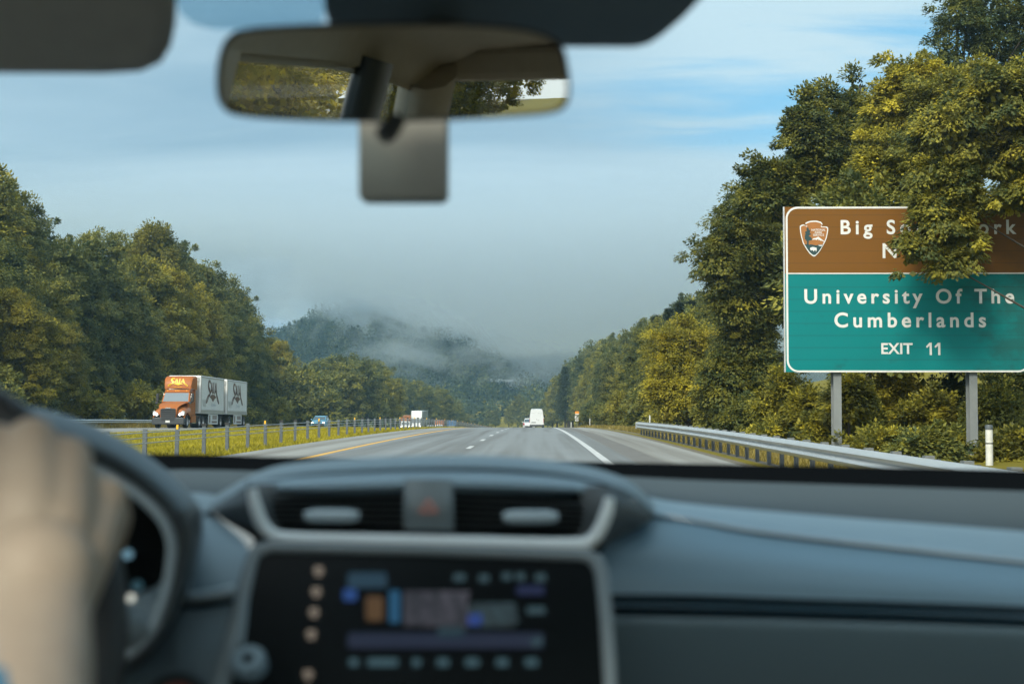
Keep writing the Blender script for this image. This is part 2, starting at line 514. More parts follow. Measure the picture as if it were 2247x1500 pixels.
def trunk_mb(h, rad, tips, r, lean=(0, 0)):
    b = MB()
    top = Vector((lean[0] * h, lean[1] * h, h))
    pts = [Vector((0, 0, -0.4)) + (top * t) + Vector((r.normal(0, 0.012 * h), r.normal(0, 0.012 * h), 0)) * min(1, t * 3) for t in (0, 0.1, 0.25, 0.45, 0.65, 0.85, 1.0)]
    b.tube(pts, [rad * 1.35, rad, rad * 0.9, rad * 0.75, rad * 0.55, rad * 0.33, rad * 0.12], 9)
    for tp in tips:
        tp = Vector(tp)
        t = min(0.85, max(0.18, (tp.z - 0.25 * math.hypot(tp.x, tp.y)) / h * 0.8))
        s_ = Vector((0, 0, -0.4)) + top * t
        mid = s_.lerp(tp, 0.5) + Vector((0, 0, -0.06 * (tp - s_).length))
        b.tube([s_, mid, tp], [rad * 0.38 * (1 - t * 0.5), rad * 0.2, rad * 0.05], 6)
    return b

def make_tree(name, blobs, h, rad, clumps, per, leaf, clump_r, m, seed, limbs=9, **kw):
    """a root Empty with a trunk (limbs and all) and a crown"""
    r = np.random.default_rng(seed)
    v, f, t, c = foliage(blobs, clumps, per, leaf, clump_r, r, **kw)
    root = bpy.data.objects.new(name, None); COL.objects.link(root); root.empty_display_size = 0.3
    pick = c[r.choice(len(c), size=min(limbs, len(c)), replace=False)]
    trunk_mb(h, rad, pick, r).build('trunk', M['bark'], root, smooth=60)
    o = bpy.data.objects.new('crown', tri_mesh('crown', v, f, t, [m])); COL.objects.link(o); o.parent = root
    return root

def broad_blobs(h, w_, r, low=0.12):
    """a broad, uneven crown that begins low down, as at the edge of a wood"""
    bl = [(0, 0, h * 0.40, w_ * 0.82, w_ * 0.82, h * 0.30), (r.normal(0, .1) * w_, r.normal(0, .1) * w_, h * 0.66, w_ * 0.68, w_ * 0.68, h * 0.22),
          (r.normal(0, .15) * w_, r.normal(0, .15) * w_, h * 0.87, w_ * 0.36, w_ * 0.36, h * 0.13)]
    for k in range(9):
        a = k * 2.4 + r.uniform(0, 1)
        z = h * (low + 0.10 + 0.075 * k)
        q = w_ * (0.88 - 0.5 * max(0, z / h - 0.45)) * r.uniform(0.75, 1.05)
        s_ = w_ * r.uniform(0.26, 0.42)
        bl.append((math.cos(a) * q * 0.8, math.sin(a) * q * 0.8, z, s_, s_, s_ * r.uniform(0.8, 1.15)))
    for k in range(4):
        a = r.uniform(0, 6.28)
        bl.append((math.cos(a) * w_ * 0.3, math.sin(a) * w_ * 0.3, h * r.uniform(0.8, 0.95), w_ * 0.2, w_ * 0.2, h * 0.085))
    return bl

def place(root, x, y, z, sc, rz, label=None, cat='tree', group=None):
    root.location = (x, y, z); root.scale = sc; root.rotation_euler = (0, 0, rz)
    return tag(root, label, cat, group)

ORD = 'first second third fourth fifth sixth seventh eighth ninth tenth eleventh twelfth thirteenth fourteenth fifteenth sixteenth seventeenth eighteenth nineteenth twentieth'.split()
ORD += ['twenty-' + o for o in ORD[:9]] + ['thirtieth'] + ['thirty-' + o for o in ORD[:9]] + ['fortieth'] + ['forty-' + o for o in ORD[:9]]

def planting(protos, spots, group, fmt, cat='tree'):
    """spots: (x, y, scale vector, kind). Copies share the kinds' meshes; the labels count the row from the left of the picture"""
    spots = sorted(spots, key=lambda s_: s_[0] / s_[1])
    used = set()
    for i, (x, y, sc, kind) in enumerate(spots):
        o = protos[kind]
        if kind in used or o.get('placed'): o = copy_tree(o)
        used.add(kind)
        protos[kind]['placed'] = 1
        if o.get('placed') and o is not protos[kind]: del o['placed']
        place(o, x, y, gz(x, y) - 0.15, sc, random.uniform(0, 6.28), fmt.format(ORD[i]), cat, group)
    for p in protos:
        if 'placed' in p and p.get('label'): pass

r0 = np.random.default_rng(11)
def proto(seed, h, w_, m, clumps, per, leaf, clump_r, name='broadleaf_tree', **kw):
    return make_tree(name, broad_blobs(h, w_, np.random.default_rng(seed)), h * 0.9, 0.018 * h + 0.05, clumps, per, leaf, clump_r, m, seed, **kw)

# --- the left wood, 90 to 250 m away: trees 20 m tall
LH = 18.0
left_protos = [proto(21, LH, 5.6, M['leaf_olive'], 330, 120, 0.30, 0.95), proto(22, LH, 5.0, M['leaf_green'], 330, 120, 0.30, 0.9),
               proto(23, LH, 6.0, M['leaf_gold'], 350, 120, 0.31, 1.0, base=0.42), proto(24, LH, 4.8, M['leaf_green'], 330, 120, 0.29, 0.85, base=0.4),
               proto(25, LH, 5.4, M['leaf_green'], 320, 120, 0.31, 1.05, base=0.5)]
SIL = np.array([(-300, 330), (0, 372), (30, 440), (70, 480), (130, 505), (165, 505), (200, 502), (300, 492), (350, 515), (400, 550), (440, 580), (480, 592), (520, 655), (560, 690), (600, 705), (615, 740), (650, 815), (700, 850)], float)
def want_h(x, y, sil, up=0.0):
    px = 1175 + F * x / y
    py = np.interp(px, sil[:, 0], sil[:, 1]) + up
    return max(3.0, (877 - py) / F * y + CH - gz(x, y))
row1, row2 = [], []
for k in range(23):
    y = 94 + 6.9 * k + random.uniform(-1.5, 1.5)
    x = -42.5 + random.uniform(-1.2, 1.2)
    h = want_h(x, y, SIL, 18) * random.uniform(0.72, 0.98)
    row1.append((x, y, (h / LH * 0.95, h / LH * 0.95, h / LH), (k * 2 + k // 4) % 5))
for k in range(16):
    y = 112 + 9.2 * k + random.uniform(-2, 2)
    x = -51 + random.uniform(-1.5, 1.5)
    h = want_h(x, y, SIL, 6) * random.uniform(0.95, 1.02)
    row2.append((x, y, (h / LH * 0.9, h / LH * 0.9, h / LH), (k * 3 + 1) % 5))
planting(left_protos, [(-37.3, 103, (.55, .55, .56), 2), (-38.6, 113, (.5, .5, .5), 2)], 'small golden trees before the left wood', 'small golden tree before the left wood, {} of two from the left')
planting(left_protos, row1, 'trees along the front of the left roadside wood', 'tall broadleaf tree in the front row of the left wood, {} from its left end')
planting(left_protos, row2, 'trees behind the front row of the left wood', 'dark tree behind the front row of the left wood, {} from its left end')
# lower growth at the foot of the left wood
def bush_proto(seed, m, per=110, leaf=0.25, name='roadside_bush', h=4.0, w_=2.6, clumps=70, cr_=0.7, **kw):
    r = np.random.default_rng(seed)
    bl = [(0, 0, h * 0.45, w_ * 0.8, w_ * 0.8, h * 0.45)] + [(math.cos(a) * w_ * 0.6, math.sin(a) * w_ * 0.6, h * r.uniform(0.2, 0.6), w_ * 0.5, w_ * 0.5, h * 0.3) for a in r.uniform(0, 6.28, 5)]
    return make_tree(name, bl, h * 0.75, 0.06, clumps, per, leaf, cr_, m, seed, limbs=6, **kw)
lb = [bush_proto(31, M['leaf_olive'], base=.38), bush_proto(32, M['leaf_green']), bush_proto(33, M['leaf_olive'], base=0.55)]
sp = []
for k in range(13):
    y = 96 + 11.5 * k + random.uniform(-1.5, 1.5)
    s_ = random.uniform(0.6, 1.2)
    sp.append((-38.0 + random.uniform(-0.8, 0.8), y, (s_, s_, s_ * random.uniform(0.8, 1.2)), (0, 1, 0, 2, 1)[k % 5]))
sp.append((-36.5, 219, (2.6, 2.6, 2.6), 0)); sp.append((-38.5, 232, (2.3, 2.3, 2.6), 1))
planting(lb, sp, 'bushes at the foot of the left wood', 'low leafy bush at the foot of the left wood, {} from its left end', 'bush')

# --- the clump of trees in the valley, left of the road
fp = [proto(41, LH, 5.6, M['leaf_olive'], 190, 70, 0.52, 1.25, base=0.42), proto(42, LH, 5.2, M['leaf_green'], 190, 70, 0.52, 1.2), proto(43, LH, 5.8, M['leaf_green'], 200, 70, 0.52, 1.3, base=0.52)]
CL = np.array([(640, 860), (660, 838), (690, 812), (740, 800), (790, 806), (840, 815), (862, 850), (885, 850), (930, 852), (980, 862), (1000, 880), (1020, 905)], float)
sp = []
for k, (px, y) in enumerate([(668, 262), (688, 275), (712, 268), (735, 285), (758, 274), (782, 290), (806, 280), (828, 300), (846, 292), (700, 300), (770, 312), (824, 322)]):
    x = (px - 1175) / F * y
    h = want_h(x, y, CL, 0) * (1.14 if k > 8 else random.uniform(0.92, 1.14))
    sp.append((x, y, (h / LH * 1.05,) * 2 + (h / LH,), (0, 1, 2, 1)[k % 4]))
planting(fp, sp, 'clump of trees beyond the blue car', 'rounded tree in the clump beyond the blue car, {} from its left side')
sp = []
for k, (px, y) in enumerate([(868, 400), (884, 420), (900, 410), (920, 430), (938, 415), (956, 440), (974, 430), (990, 460), (1004, 480), (1020, 500)]):
    x = (px - 1175) / F * y
    h = want_h(x, y, CL) * random.uniform(0.95, 1.2)
    sp.append((x, y, (max(h / LH, .35) * 0.9,) * 2 + (h / LH,), k % 3))
planting(fp, sp, 'far valley trees above the white truck', 'small hazy tree in the valley above the white truck, {} from the left')

# --- the right wood along the verge, 85 to 620 m
RS = np.array([(1000, 925), (1030, 905), (1060, 885), (1100, 862), (1140, 846), (1170, 842), (1190, 838), (1215, 816), (1250, 788), (1300, 754), (1370, 738), (1400, 718), (1430, 695), (1470, 672), (1500, 662), (1540, 640), (1700, 560)], float)
rpz = [proto(51, LH, 5.2, M['leaf_olive'], 260, 90, 0.36, 0.95, base=0.42), proto(52, LH, 4.8, M['leaf_green'], 260, 90, 0.36, 0.9), proto(53, LH, 5.4, M['leaf_green'], 270, 90, 0.36, 1.0, base=0.5), proto(54, LH, 5.0, M['leaf_olive'], 260, 90, 0.35, 0.95, base=0.36)]
sp = []
for k in range(41):
    y = 96 + 8.0 * k + 0.16 * k * k + random.uniform(-2, 2)
    x = 12.0 + bend(y) + random.uniform(-0.8, 1.2)
    h = want_h(x, y, RS, 10) * random.uniform(0.62, 0.98)
    wd = max(h / LH * 0.9, 0.42)
    sp.append((x, y, (wd, wd, h / LH), (k * 3 + k // 5) % 4))
planting(rpz, sp, 'trees along the front of the right roadside wood', 'broadleaf tree in the front row of the right wood, {} from its far left end')
sp = []
for k in range(18):
    y = 120 + 13 * k + 0.5 * k * k
    x = 19.5 + bend(y) + random.uniform(-1.5, 1.5)
    h = want_h(x, y, RS, 0) * random.uniform(0.92, 1.03)
    sp.append((x, y, (h / LH * 0.85, h / LH * 0.85, h / LH), (k * 3 + 2) % 4))
planting(rpz, sp, 'trees behind the front row of the right wood', 'tree rising behind the front row of the right wood, {} from its far left end')
# bushes at the foot of the right wood
rb = [bush_proto(34, M['leaf_gold'], base=0.34), bush_proto(35, M['leaf_green']), bush_proto(36, M['leaf_olive'])]
sp = []
for k in range(17):
    y = 88 + 9.5 * k + random.uniform(-2, 2)
    s_ = random.uniform(0.6, 1.1)
    sp.append((9.6 + random.uniform(-0.5, 0.8), y, (s_, s_, s_), (1, 2, 0)[k % 3]))
planting(rb, sp, 'bushes along the grassy right verge', 'small bush along the edge of the right verge, {} from its far left end', 'bush')

# --- dark pines on the right skyline
def make_pine(seed, h=14.0):
    r = np.random.default_rng(seed)
    P_, A_, N_ = [], [], []
    for z in np.arange(0.22, 0.99, 0.035):
        n = 9
        reach = h * 0.24 * (1.02 - z) ** 0.8 * r.uniform(0.7, 1.15)
        for a in np.linspace(0, 6.28, n, endpoint=False) + r.uniform(0, 1):
            rr = reach * r.uniform(0.6, 1.2)
            for q in np.linspace(0.15, 1.0, 9):
                c_ = np.array([math.cos(a) * rr * q, math.sin(a) * rr * q, h * z + 0.10 * rr * math.sin(q * 2.5) - 0.15 * rr * q])
                for _ in range(7):
                    P_.append(c_ + r.normal(0, 0.11, 3)); A_.append(np.array([math.cos(a), math.sin(a), 0.35]) + r.normal(0, 0.6, 3)); N_.append(r.normal(0, 0.5, 3) + [0, 0, 1])
    n = len(P_)
    v, f = leaf_faces(np.array(P_), np.array(A_), np.array(N_), r.uniform(0.3, 0.55, n), 0.22)
    root = bpy.data.objects.new('pine_tree', None); COL.objects.link(root)
    b = MB(); b.tube([(0, 0, -0.4), (0.05, 0, h * 0.5), (0, 0, h)], [0.22, 0.14, 0.03], 8)
    b.build('trunk', M['bark'], root, smooth=60)
    o = bpy.data.objects.new('crown', tri_mesh('crown', v, f, np.repeat(r.normal(0.45, 0.18, n), 2), [M['needle']])); COL.objects.link(o); o.parent = root
    return root
pines = [make_pine(61), make_pine(62)]
sp = []
for k, (px, py, y) in enumerate([(1240, 800, 385), (1440, 686, 175), (1468, 670, 168), (1492, 655, 160), (1516, 652, 150)]):
    x = (px - 1175) / F * y
    h = (877 - py) / F * y + CH - gz(x, y)
    sp.append((x, y, (h / 14 * 1.05, h / 14 * 1.05, h / 14), k % 2))
planting(pines, sp, 'dark pines on the skyline of the right wood', 'dark pointed pine above the right wood, {} from the left')

# --- the far hillside reads as one wood
r = np.random.default_rng(77)
nt_ = 4700
x = r.uniform(-560, 330, nt_); y = 610 + 620 * r.uniform(0, 1, nt_) ** 0.8
pxx = 1175 + F * x / y
ok = (pxx > 480) & (pxx < 1700)
x, y = x[ok], y[ok]
z = np.array([float(hill_z(a, c)) for a, c in zip(x, y)])
n = len(x)
per = 120
hh = 6.5 + 13 * r.uniform(0, 1, n) ** 1.5; ww = hh * r.uniform(0.28, 0.46, n)
con = r.uniform(0, 1, n) < 0.16                       # a few conifers
ci = np.repeat(np.arange(n), per)
o = unit(n * per, r)
o[:, 2] = np.where(o[:, 2] < -0.5, -o[:, 2], o[:, 2])
rad = r.uniform(0.6, 1.08, n * per)
lump = 1 + 0.22 * np.sin(o[:, 0] * 5 + ci) * np.sin(o[:, 1] * 5 + ci * 1.7)
zz_ = o[:, 2] * 0.5 + 0.5
taper = np.where(con[ci], (1.05 - zz_) * 1.1, 1.0)
p = np.stack([x[ci] + o[:, 0] * ww[ci] * rad * lump * taper, y[ci] + o[:, 1] * ww[ci] * rad * lump * taper, z[ci] + hh[ci] * (0.10 + 0.88 * zz_ * rad)], 1)
ax = o + unit(n * per, r) * 0.7
v, f = leaf_faces(p, ax, o + unit(n * per, r) * 0.6, r.uniform(1.0, 2.1, n * per), 0.75)
tn = np.repeat(np.clip(r.normal(0.48, 0.26, n), 0, 1)[ci] - con[ci] * 0.25 + r.normal(0, 0.1, n * per), 2)
o_ = bpy.data.objects.new('hillside_forest', tri_mesh('hillside_forest', v, f, tn, [M['far_leaf']])); COL.objects.link(o_)
tag(o_, 'misty wooded hillside closing the valley ahead', 'forest', None, 'stuff')

# ------------------------------------------------------------------ the near trees on the right
M['leaf_near'] = leaf_mat('near_olive_leaves', (0.062, 0.084, 0.028), (0.225, 0.212, 0.034), (0.50, 0.425, 0.045), 0.38)
M['leaf_yellow'] = leaf_mat('bright_yellow_green_leaves', (0.11, 0.112, 0.025), (0.32, 0.28, 0.034), (0.56, 0.46, 0.04), 0.42)
def near_tree(name, label, at, blobs, clumps, per, leaf, clump_r, m, seed, group, cat='tree', limbs=12, trunk=0.2, **kw):
    """blobs: (px, py, Y, rx px, rz px[, ry m]) in the photograph, taken to their place on the plane y = Y"""
    bl = []
    bx, by = at
    bz = gz(bx, by)
    for q in blobs:
        c = PY(q[0], q[1], q[2])
        k = q[2] / F
        rx, rz = max(.25 * q[3] * k, q[3] * k - clump_r * .55), max(.25 * q[4] * k, q[4] * k - clump_r * .5)
        bl.append((c.x - bx, c.y - by, c.z - bz, rx, q[5] if len(q) > 5 else rx * 0.9, rz))
    h = max(b_[2] + b_[5] * 0.6 for b_ in bl)
    kw.setdefault('shoots', 0.2)
    root = make_tree(name, bl, h, trunk, clumps, per, leaf, clump_r, m, seed, limbs=limbs, **kw)
    return place(root, bx, by, bz, (1, 1, 1), 0, label, cat, group)

GN = 'large trees around the road sign'
near_tree('broadleaf_tree', 'bright yellow-green small tree beyond the far end of the guardrail', (8.4, 78),
          [(1470, 790, 78, 62, 62), (1525, 770, 79, 58, 62), (1440, 845, 77, 36, 48), (1500, 860, 77, 78, 66), (1560, 850, 78, 70, 70), (1505, 725, 79, 34, 38), (1460, 745, 78, 30, 34), (1555, 905, 78, 56, 40), (1470, 905, 77, 40, 36)],
          330, 110, 0.16, 0.62, M['leaf_yellow'], 101, GN, spread=0.18, base=0.42)
near_tree('broadleaf_tree', 'dense tree with drooping outer twigs left of the road sign', (11.2, 62),
          [(1608, 500, 61, 60, 60), (1566, 580, 60, 56, 56), (1640, 570, 61, 85, 100), (1610, 670, 61, 62, 80), (1680, 660, 62, 80, 100), (1640, 800, 62, 90, 120), (1628, 440, 61, 38, 40), (1690, 480, 62, 60, 60), (1740, 540, 63, 70, 110), (1590, 850, 61, 60, 90)],
          640, 115, 0.155, 0.55, M['leaf_near'], 102, GN, droop=0.75, base=0.40)
near_tree('broadleaf_tree', 'tall tree with a pointed leader rising above the road sign', (13.2, 57),
          [(1700, 395, 56, 66, 48), (1775, 300, 56, 58, 70), (1800, 390, 57, 90, 80), (1768, 225, 56, 34, 36), (1868, 265, 57, 46, 66), (1872, 185, 57, 20, 44), (1850, 360, 57, 90, 100), (1690, 440, 56, 80, 44), (1812, 215, 57, 28, 40), (1912, 240, 57, 24, 44), (1735, 290, 56, 28, 36)],
          560, 105, 0.16, 0.48, M['leaf_near'], 103, GN, base=0.46, fill=0.2)
near_tree('broadleaf_tree', 'leafy olive tree spreading over the top of the road sign', (14.5, 49),
          [(1960, 270, 48, 70, 100), (2010, 190, 48, 60, 60), (2060, 250, 47, 90, 90), (1940, 380, 47, 70, 80), (2040, 370, 46, 90, 80), (2150, 300, 47, 90, 100), (1965, 160, 48, 34, 36), (2240, 330, 47, 70, 120), (2150, 200, 48, 80, 60), (1900, 440, 47, 50, 40)],
          760, 115, 0.15, 0.50, M['leaf_near'], 104, GN, droop=0.7, base=0.45, spread=0.2)
near_tree('broadleaf_tree', 'airy dark-leaved tree whose top leaves the picture above the sign', (20.5, 68),
          [(2110, 40, 67, 60, 60), (2075, 120, 67, 50, 60), (2160, 110, 68, 80, 80), (2210, 20, 68, 80, 70), (2080, 10, 67, 26, 30), (2240, 150, 68, 80, 80), (2190, -90, 68, 80, 80), (2300, 60, 68, 90, 120), (2200, 300, 69, 120, 140)],
          560, 90, 0.165, 0.60, M['leaf_green'], 105, GN, base=0.45, fill=0.15)
# the limb that hangs over the sign
near_tree('broadleaf_tree', 'overhanging tree whose leafy branch hides part of the brown sign', (15.4, 34.6),
          [(1998, 548, 34.2, 40, 34, .3), (2062, 490, 34.2, 74, 60, .4), (2112, 560, 34.2, 44, 52, .35), (2075, 590, 34.2, 44, 40, .35), (2010, 545, 34.2, 44, 36, .35), (2090, 520, 34.4, 60, 50, .4), (2045, 470, 34.4, 54, 55, .45), (2110, 430, 34.4, 60, 60, .5), (2050, 395, 34.5, 70, 48, .6), (1995, 600, 34.2, 20, 14, .25), (2060, 622, 34.2, 20, 12, .2), (2085, 300, 34.6, 90, 80, .9), (2180, 240, 34.6, 90, 90, 1.1), (2230, 430, 34.6, 62, 46, .7), (2260, 330, 34.6, 80, 80, 1.0), (2130, 350, 34.6, 70, 60, .8), (2300, 250, 34.8, 120, 140, 1.4), (2120, 480, 34.5, 40, 40, .4)],
          720, 95, 0.115, 0.30, M['leaf_near'], 106, GN, droop=0.95, base=0.42, spread=0.2, fill=0.25, limbs=9, trunk=0.17)
near_tree('broadleaf_tree', 'shaded tree filling the gap behind the road sign', (15.0, 46),
          [(1900, 560, 46, 160, 160), (2100, 560, 46, 160, 160), (1780, 650, 47, 90, 160), (2000, 750, 46, 200, 130), (2240, 650, 46, 140, 180)],
          420, 60, 0.22, 0.6, M['leaf_green'], 107, GN, base=0.4)
GB = 'shrubs under and beside the road sign'
SH = [
 (1640, 930, 56, 70, 60, 'leaf_near', 'olive shrub behind the guardrail, left of the sign posts'),
 (1585, 900, 62, 60, 80, 'leaf_green', 'dark shrub between the bright yellow tree and the sign'),
 (1715, 900, 50, 70, 90, 'leaf_near', 'leafy shrub just left of the left sign post'),
 (1770, 915, 44, 46, 60, 'leaf_yellow', 'bright yellow shrub against the left sign post'),
 (1862, 870, 41, 46, 40, 'leaf_yellow', 'golden broad-leaved shrub just right of the left sign post'),
 (1885, 945, 43, 66, 56, 'leaf_near', 'low olive shrub under the middle of the sign'),
 (1960, 905, 46, 60, 90, 'leaf_gold', 'thin-stemmed yellowing shrub under the word exit'),
 (2040, 930, 43, 62, 72, 'leaf_gold', 'sparse golden shrub left of the right sign post'),
 (2090, 890, 47, 60, 80, 'leaf_green', 'dark shrub directly behind the right sign post'),
 (2180, 930, 42, 66, 90, 'leaf_near', 'olive shrub behind the white marker post'),
 (2245, 900, 44, 70, 120, 'leaf_green', 'tall dark shrub at the right edge of the picture'),
 (1810, 955, 42, 50, 40, 'leaf_near', 'low shrub between the guardrail and the left sign post'),
 (1700, 965, 44, 60, 34, 'leaf_near', 'low spreading shrub at the rail, left of the left sign post'),
 (1930, 985, 36, 70, 40, 'leaf_near', 'low spreading shrub under the middle of the sign, close to the rail'),
 (2030, 990, 33, 70, 46, 'leaf_green', 'low dark shrub left of the right sign post, close to the rail'),
 (2110, 1000, 38, 70, 50, 'leaf_near', 'low shrub around the foot of the right sign post'),
 (2230, 1000, 33, 80, 60, 'leaf_gold', 'low golden shrub right of the white marker post'),
]
for i, (px, py, Y, rx, rz, m, lab) in enumerate(SH):
    c = PY(px, py, Y)
    near_tree('roadside_shrub', lab, (c.x, Y), [(px, py, Y, rx, rz), (px - rx * .55, py + rz * .25, Y - .3, rx * .6, rz * .7), (px + rx * .55, py + rz * .2, Y + .2, rx * .6, rz * .75), (px + rx * .1, py - rz * .6, Y, rx * .5, rz * .5), (px, py + rz * .8, Y, rx * .9, rz * .5)],
              int(85 + rx), 60, 0.125 if m not in ('leaf_yellow', 'leaf_gold') else 0.145, 0.34, M[m], 120 + i, GB, 'shrub', limbs=14, trunk=0.05, base=0.42, spread=0.2, fill=0.45 if m != 'leaf_gold' else 0.12)
# wood carrying on behind the sign and beside the car, as the mirror and the side windows show
nb = [proto(71, 12.0, 3.9, M['leaf_near'], 420, 70, 0.24, 0.62), proto(72, 12.0, 3.6, M['leaf_gold'], 420, 70, 0.24, 0.6, base=0.4)]
used = set()
for x, y, sc, k, lab in ((13.5, 24, (1, 1, 1.1), 0, 'olive tree beside the road, level with the car on the right'), (13.0, 8, (1, 1, 1), 1, 'golden tree close by the right of the car'), (13.8, -10, (1, 1, 1.05), 0, 'olive tree on the right just behind the car')):
    o = copy_tree(nb[k]) if k in used else nb[k]
    used.add(k)
    place(o, x, y, gz(x, y) - 0.1, sc, random.uniform(0, 6.28), lab, 'tree', 'trees beside and behind the car')
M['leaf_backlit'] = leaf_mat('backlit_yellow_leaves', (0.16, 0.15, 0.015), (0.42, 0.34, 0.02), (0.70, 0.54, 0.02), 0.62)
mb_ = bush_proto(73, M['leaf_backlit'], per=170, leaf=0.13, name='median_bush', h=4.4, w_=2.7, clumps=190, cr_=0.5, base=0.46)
for i, (x, y, sc, lab) in enumerate(((-10.9, -27, 1.0, 'golden bush seen in the mirror, nearest to the car'), (-14.6, -33, 1.15, 'golden bush seen at the left end of the mirror'), (-12.4, -36, 1.2, 'golden bush seen in the mirror behind the nearest one'),
                                    (-10.7, -57, 0.85, 'small dark bush seen at the right of the mirror against the sky'), (-13.2, -59, 1.35, 'taller bush seen in the mirror left of the small dark one'))):
    o = copy_tree(mb_) if i else mb_
    place(o, x, y, gz(x, y) - 0.1, (sc, sc, sc), random.uniform(0, 6.28), lab, 'bush', 'bushes in the median behind the car')

# ------------------------------------------------------------------ grass
def grass(name, n, fx, fy, hmin, hmax, m, label, seed):
    r = np.random.default_rng(seed)
    x, y = fx(r, n), fy(r, n)
    x = x + np.array([bend(q) for q in y])
    z = np.array([gz(a, c) for a, c in zip(x, y)]) - 0.02
    h = r.uniform(hmin, hmax, n)
    wd = 0.010 + 0.00022 * y
    a = r.uniform(0, 6.28, n); l = r.normal(0, 0.35, (n, 2)) * h[:, None]
    p = np.stack([x, y, z], 1)
    s = np.stack([np.cos(a) * wd, np.sin(a) * wd, 0 * a], 1)
    t = p + np.stack([l[:, 0], l[:, 1], h], 1)
    v = np.stack([p - s, p + s, t], 1).reshape(-1, 3)
    f = np.arange(n * 3).reshape(-1, 3)
    o = bpy.data.objects.new(name, tri_mesh(name, v, f, np.clip(r.uniform(0, 0.6, n) + 0.2 + 0.22 * np.sin(x * 0.9 + 1.3 * np.sin(y * 0.21)) * np.sin(y * 0.17 + np.sin(x * 0.5)), 0, 1), [m])); COL.objects.link(o)
    return tag(o, label, 'grass', None, 'stuff')
M['grass'] = leaf_mat('dry_median_grass', (0.20, 0.180, 0.014), (0.32, 0.275, 0.016), (0.42, 0.35, 0.025), 0.3)
M['tall_grass'] = leaf_mat('tall_dry_grass', (0.125, 0.105, 0.025), (0.24, 0.19, 0.045), (0.36, 0.29, 0.10), 0.3)
grass('grass', 170000, lambda r, n: r.uniform(-21.9, -8.1, n), lambda r, n: 24 + 190 * r.uniform(0, 1, n) ** 1.5, 0.05, 0.13, M['grass'], 'mown golden grass of the median between the two carriageways', 5)
grass('verge_grass', 60000, lambda r, n: 5.4 + 4.6 * r.uniform(0, 1, n), lambda r, n: 34 + 170 * r.uniform(0, 1, n), 0.12, 0.42, M['tall_grass'], 'tall dry grass along the right verge behind the guardrail', 6)
grass('bank_grass', 26000, lambda r, n: -32.9 - 5.0 * r.uniform(0, 1, n), lambda r, n: 80 + 190 * r.uniform(0, 1, n), 0.15, 0.55, M['tall_grass'], 'rough grass at the foot of the left wood', 8)

# ------------------------------------------------------------------ cable barrier in the median
M['galv'] = mat('galvanised_steel', (0.30, 0.33, 0.35), 0.42, 0.75, noise=(2.2, (0.42, 0.44, 0.45), 1.6))
M['galv_dark'] = mat('weathered_post_steel', (0.060, 0.076, 0.088), 0.6, 0.1, noise=(5, (0.10, 0.118, 0.13), 1.8))
M['black_plastic'] = mat('black_plastic', (0.012, 0.014, 0.016), 0.5)
M['yellow_reflector'] = mat('yellow_reflector', (0.75, 0.42, 0.02), 0.4)
bx = -8.9
cb = thing('cable_barrier', (bx, 14.9, prof(14.9)), 'steel posts and cables of the barrier along the golden median', 'barrier')
post = MB()
post.box((0, -0.02, 0.36), (0.10, 0.010, 0.80)); post.box((-0.045, 0.008, 0.36), (0.010, 0.045, 0.80)); post.box((0.045, 0.008, 0.36), (0.010, 0.045, 0.80))
cap = MB(); cap.box((0, 0, 0.785), (0.13, 0.085, 0.06))
refl = MB(); refl.box((0.0, -0.03, 0.765), (0.05, 0.012, 0.11))
hook = MB()
for z in (0.44, 0.56, 0.68): hook.box((0.062, -0.012, z), (0.028, 0.05, 0.03))
first = {}
for k in range(95):
    y = 14.9 + 2.9 * k
    x = bend(y)
    loc = (x, y - 14.9, prof(y) - prof(14.9))
    if not first:
        po = post.build('post', M['galv_dark'], cb, loc=loc)
        hook.build('hook', M['galv'], po)
        first = {'post': po}
    else:
        po = copy_tree(first['post'], cb) if k < 40 else first['post'].copy()
        if k >= 40: COL.objects.link(po); po.parent = cb
        po.location = loc
    po.rotation_euler = (random.gauss(0, 0.012), random.gauss(0, 0.012), random.gauss(0, .05))
    which = 'r' if k % 4 == 3 else 'c' if k in (8, 9, 12, 13, 15, 20, 24, 25, 29) or (k > 30 and k % 3) else None
    if which:
        key = which
        if key not in first:
            first[key] = (refl if which == 'r' else cap).build('reflector' if which == 'r' else 'cap', M['yellow_reflector' if which == 'r' else 'black_plastic'], po)
        else:
            q = first[key].copy(); COL.objects.link(q); q.parent = po
for z in (0.44, 0.56, 0.68):
    b = MB()
    b.tube([(bend(y) + 0.07, y - 14.9, prof(y) - prof(14.9) + z + (0.004 * math.sin(y))) for y in np.arange(0, 300, 2.9)], 0.013, 5, caps=False)
    b.build('cable', M['galv'], cb, smooth=60)

# ------------------------------------------------------------------ guardrails
M['rail'] = mat('guardrail_zinc', (0.46, 0.475, 0.475), 0.38, 0.55, noise=(1.6, (0.56, 0.57, 0.56), 1.5), bump=(3, 0.15, 0.02))
WB = [(-0.156, 0.0), (-0.135, -0.02), (-0.115, -0.06), (-0.075, -0.083), (-0.035, -0.06), (-0.012, -0.015), (0, -0.008), (0.012, -0.015), (0.035, -0.06), (0.075, -0.083), (0.115, -0.06), (0.135, -0.02), (0.156, 0.0)]
def w_beam(b, path, side):
    """path of rail centres; side = +1 when the corrugations face -x"""
    b.loft([[(x + side * q[1], y, z + q[0]) for q in WB] for x, y, z in path])
    b.loft([[(x + side * (q[1] + 0.004), y, z + q[0]) for q in WB] for x, y, z in path])
gr = thing('guardrail', (5.0, 70, gz(5.0, 70)), 'galvanised steel guardrail along the right shoulder before the sign', 'guardrail')
gx, gy, gzz = gr.location
def rail_z(y): return prof(y) + 0.47 - 0.03 * sstep(40, 70, y)
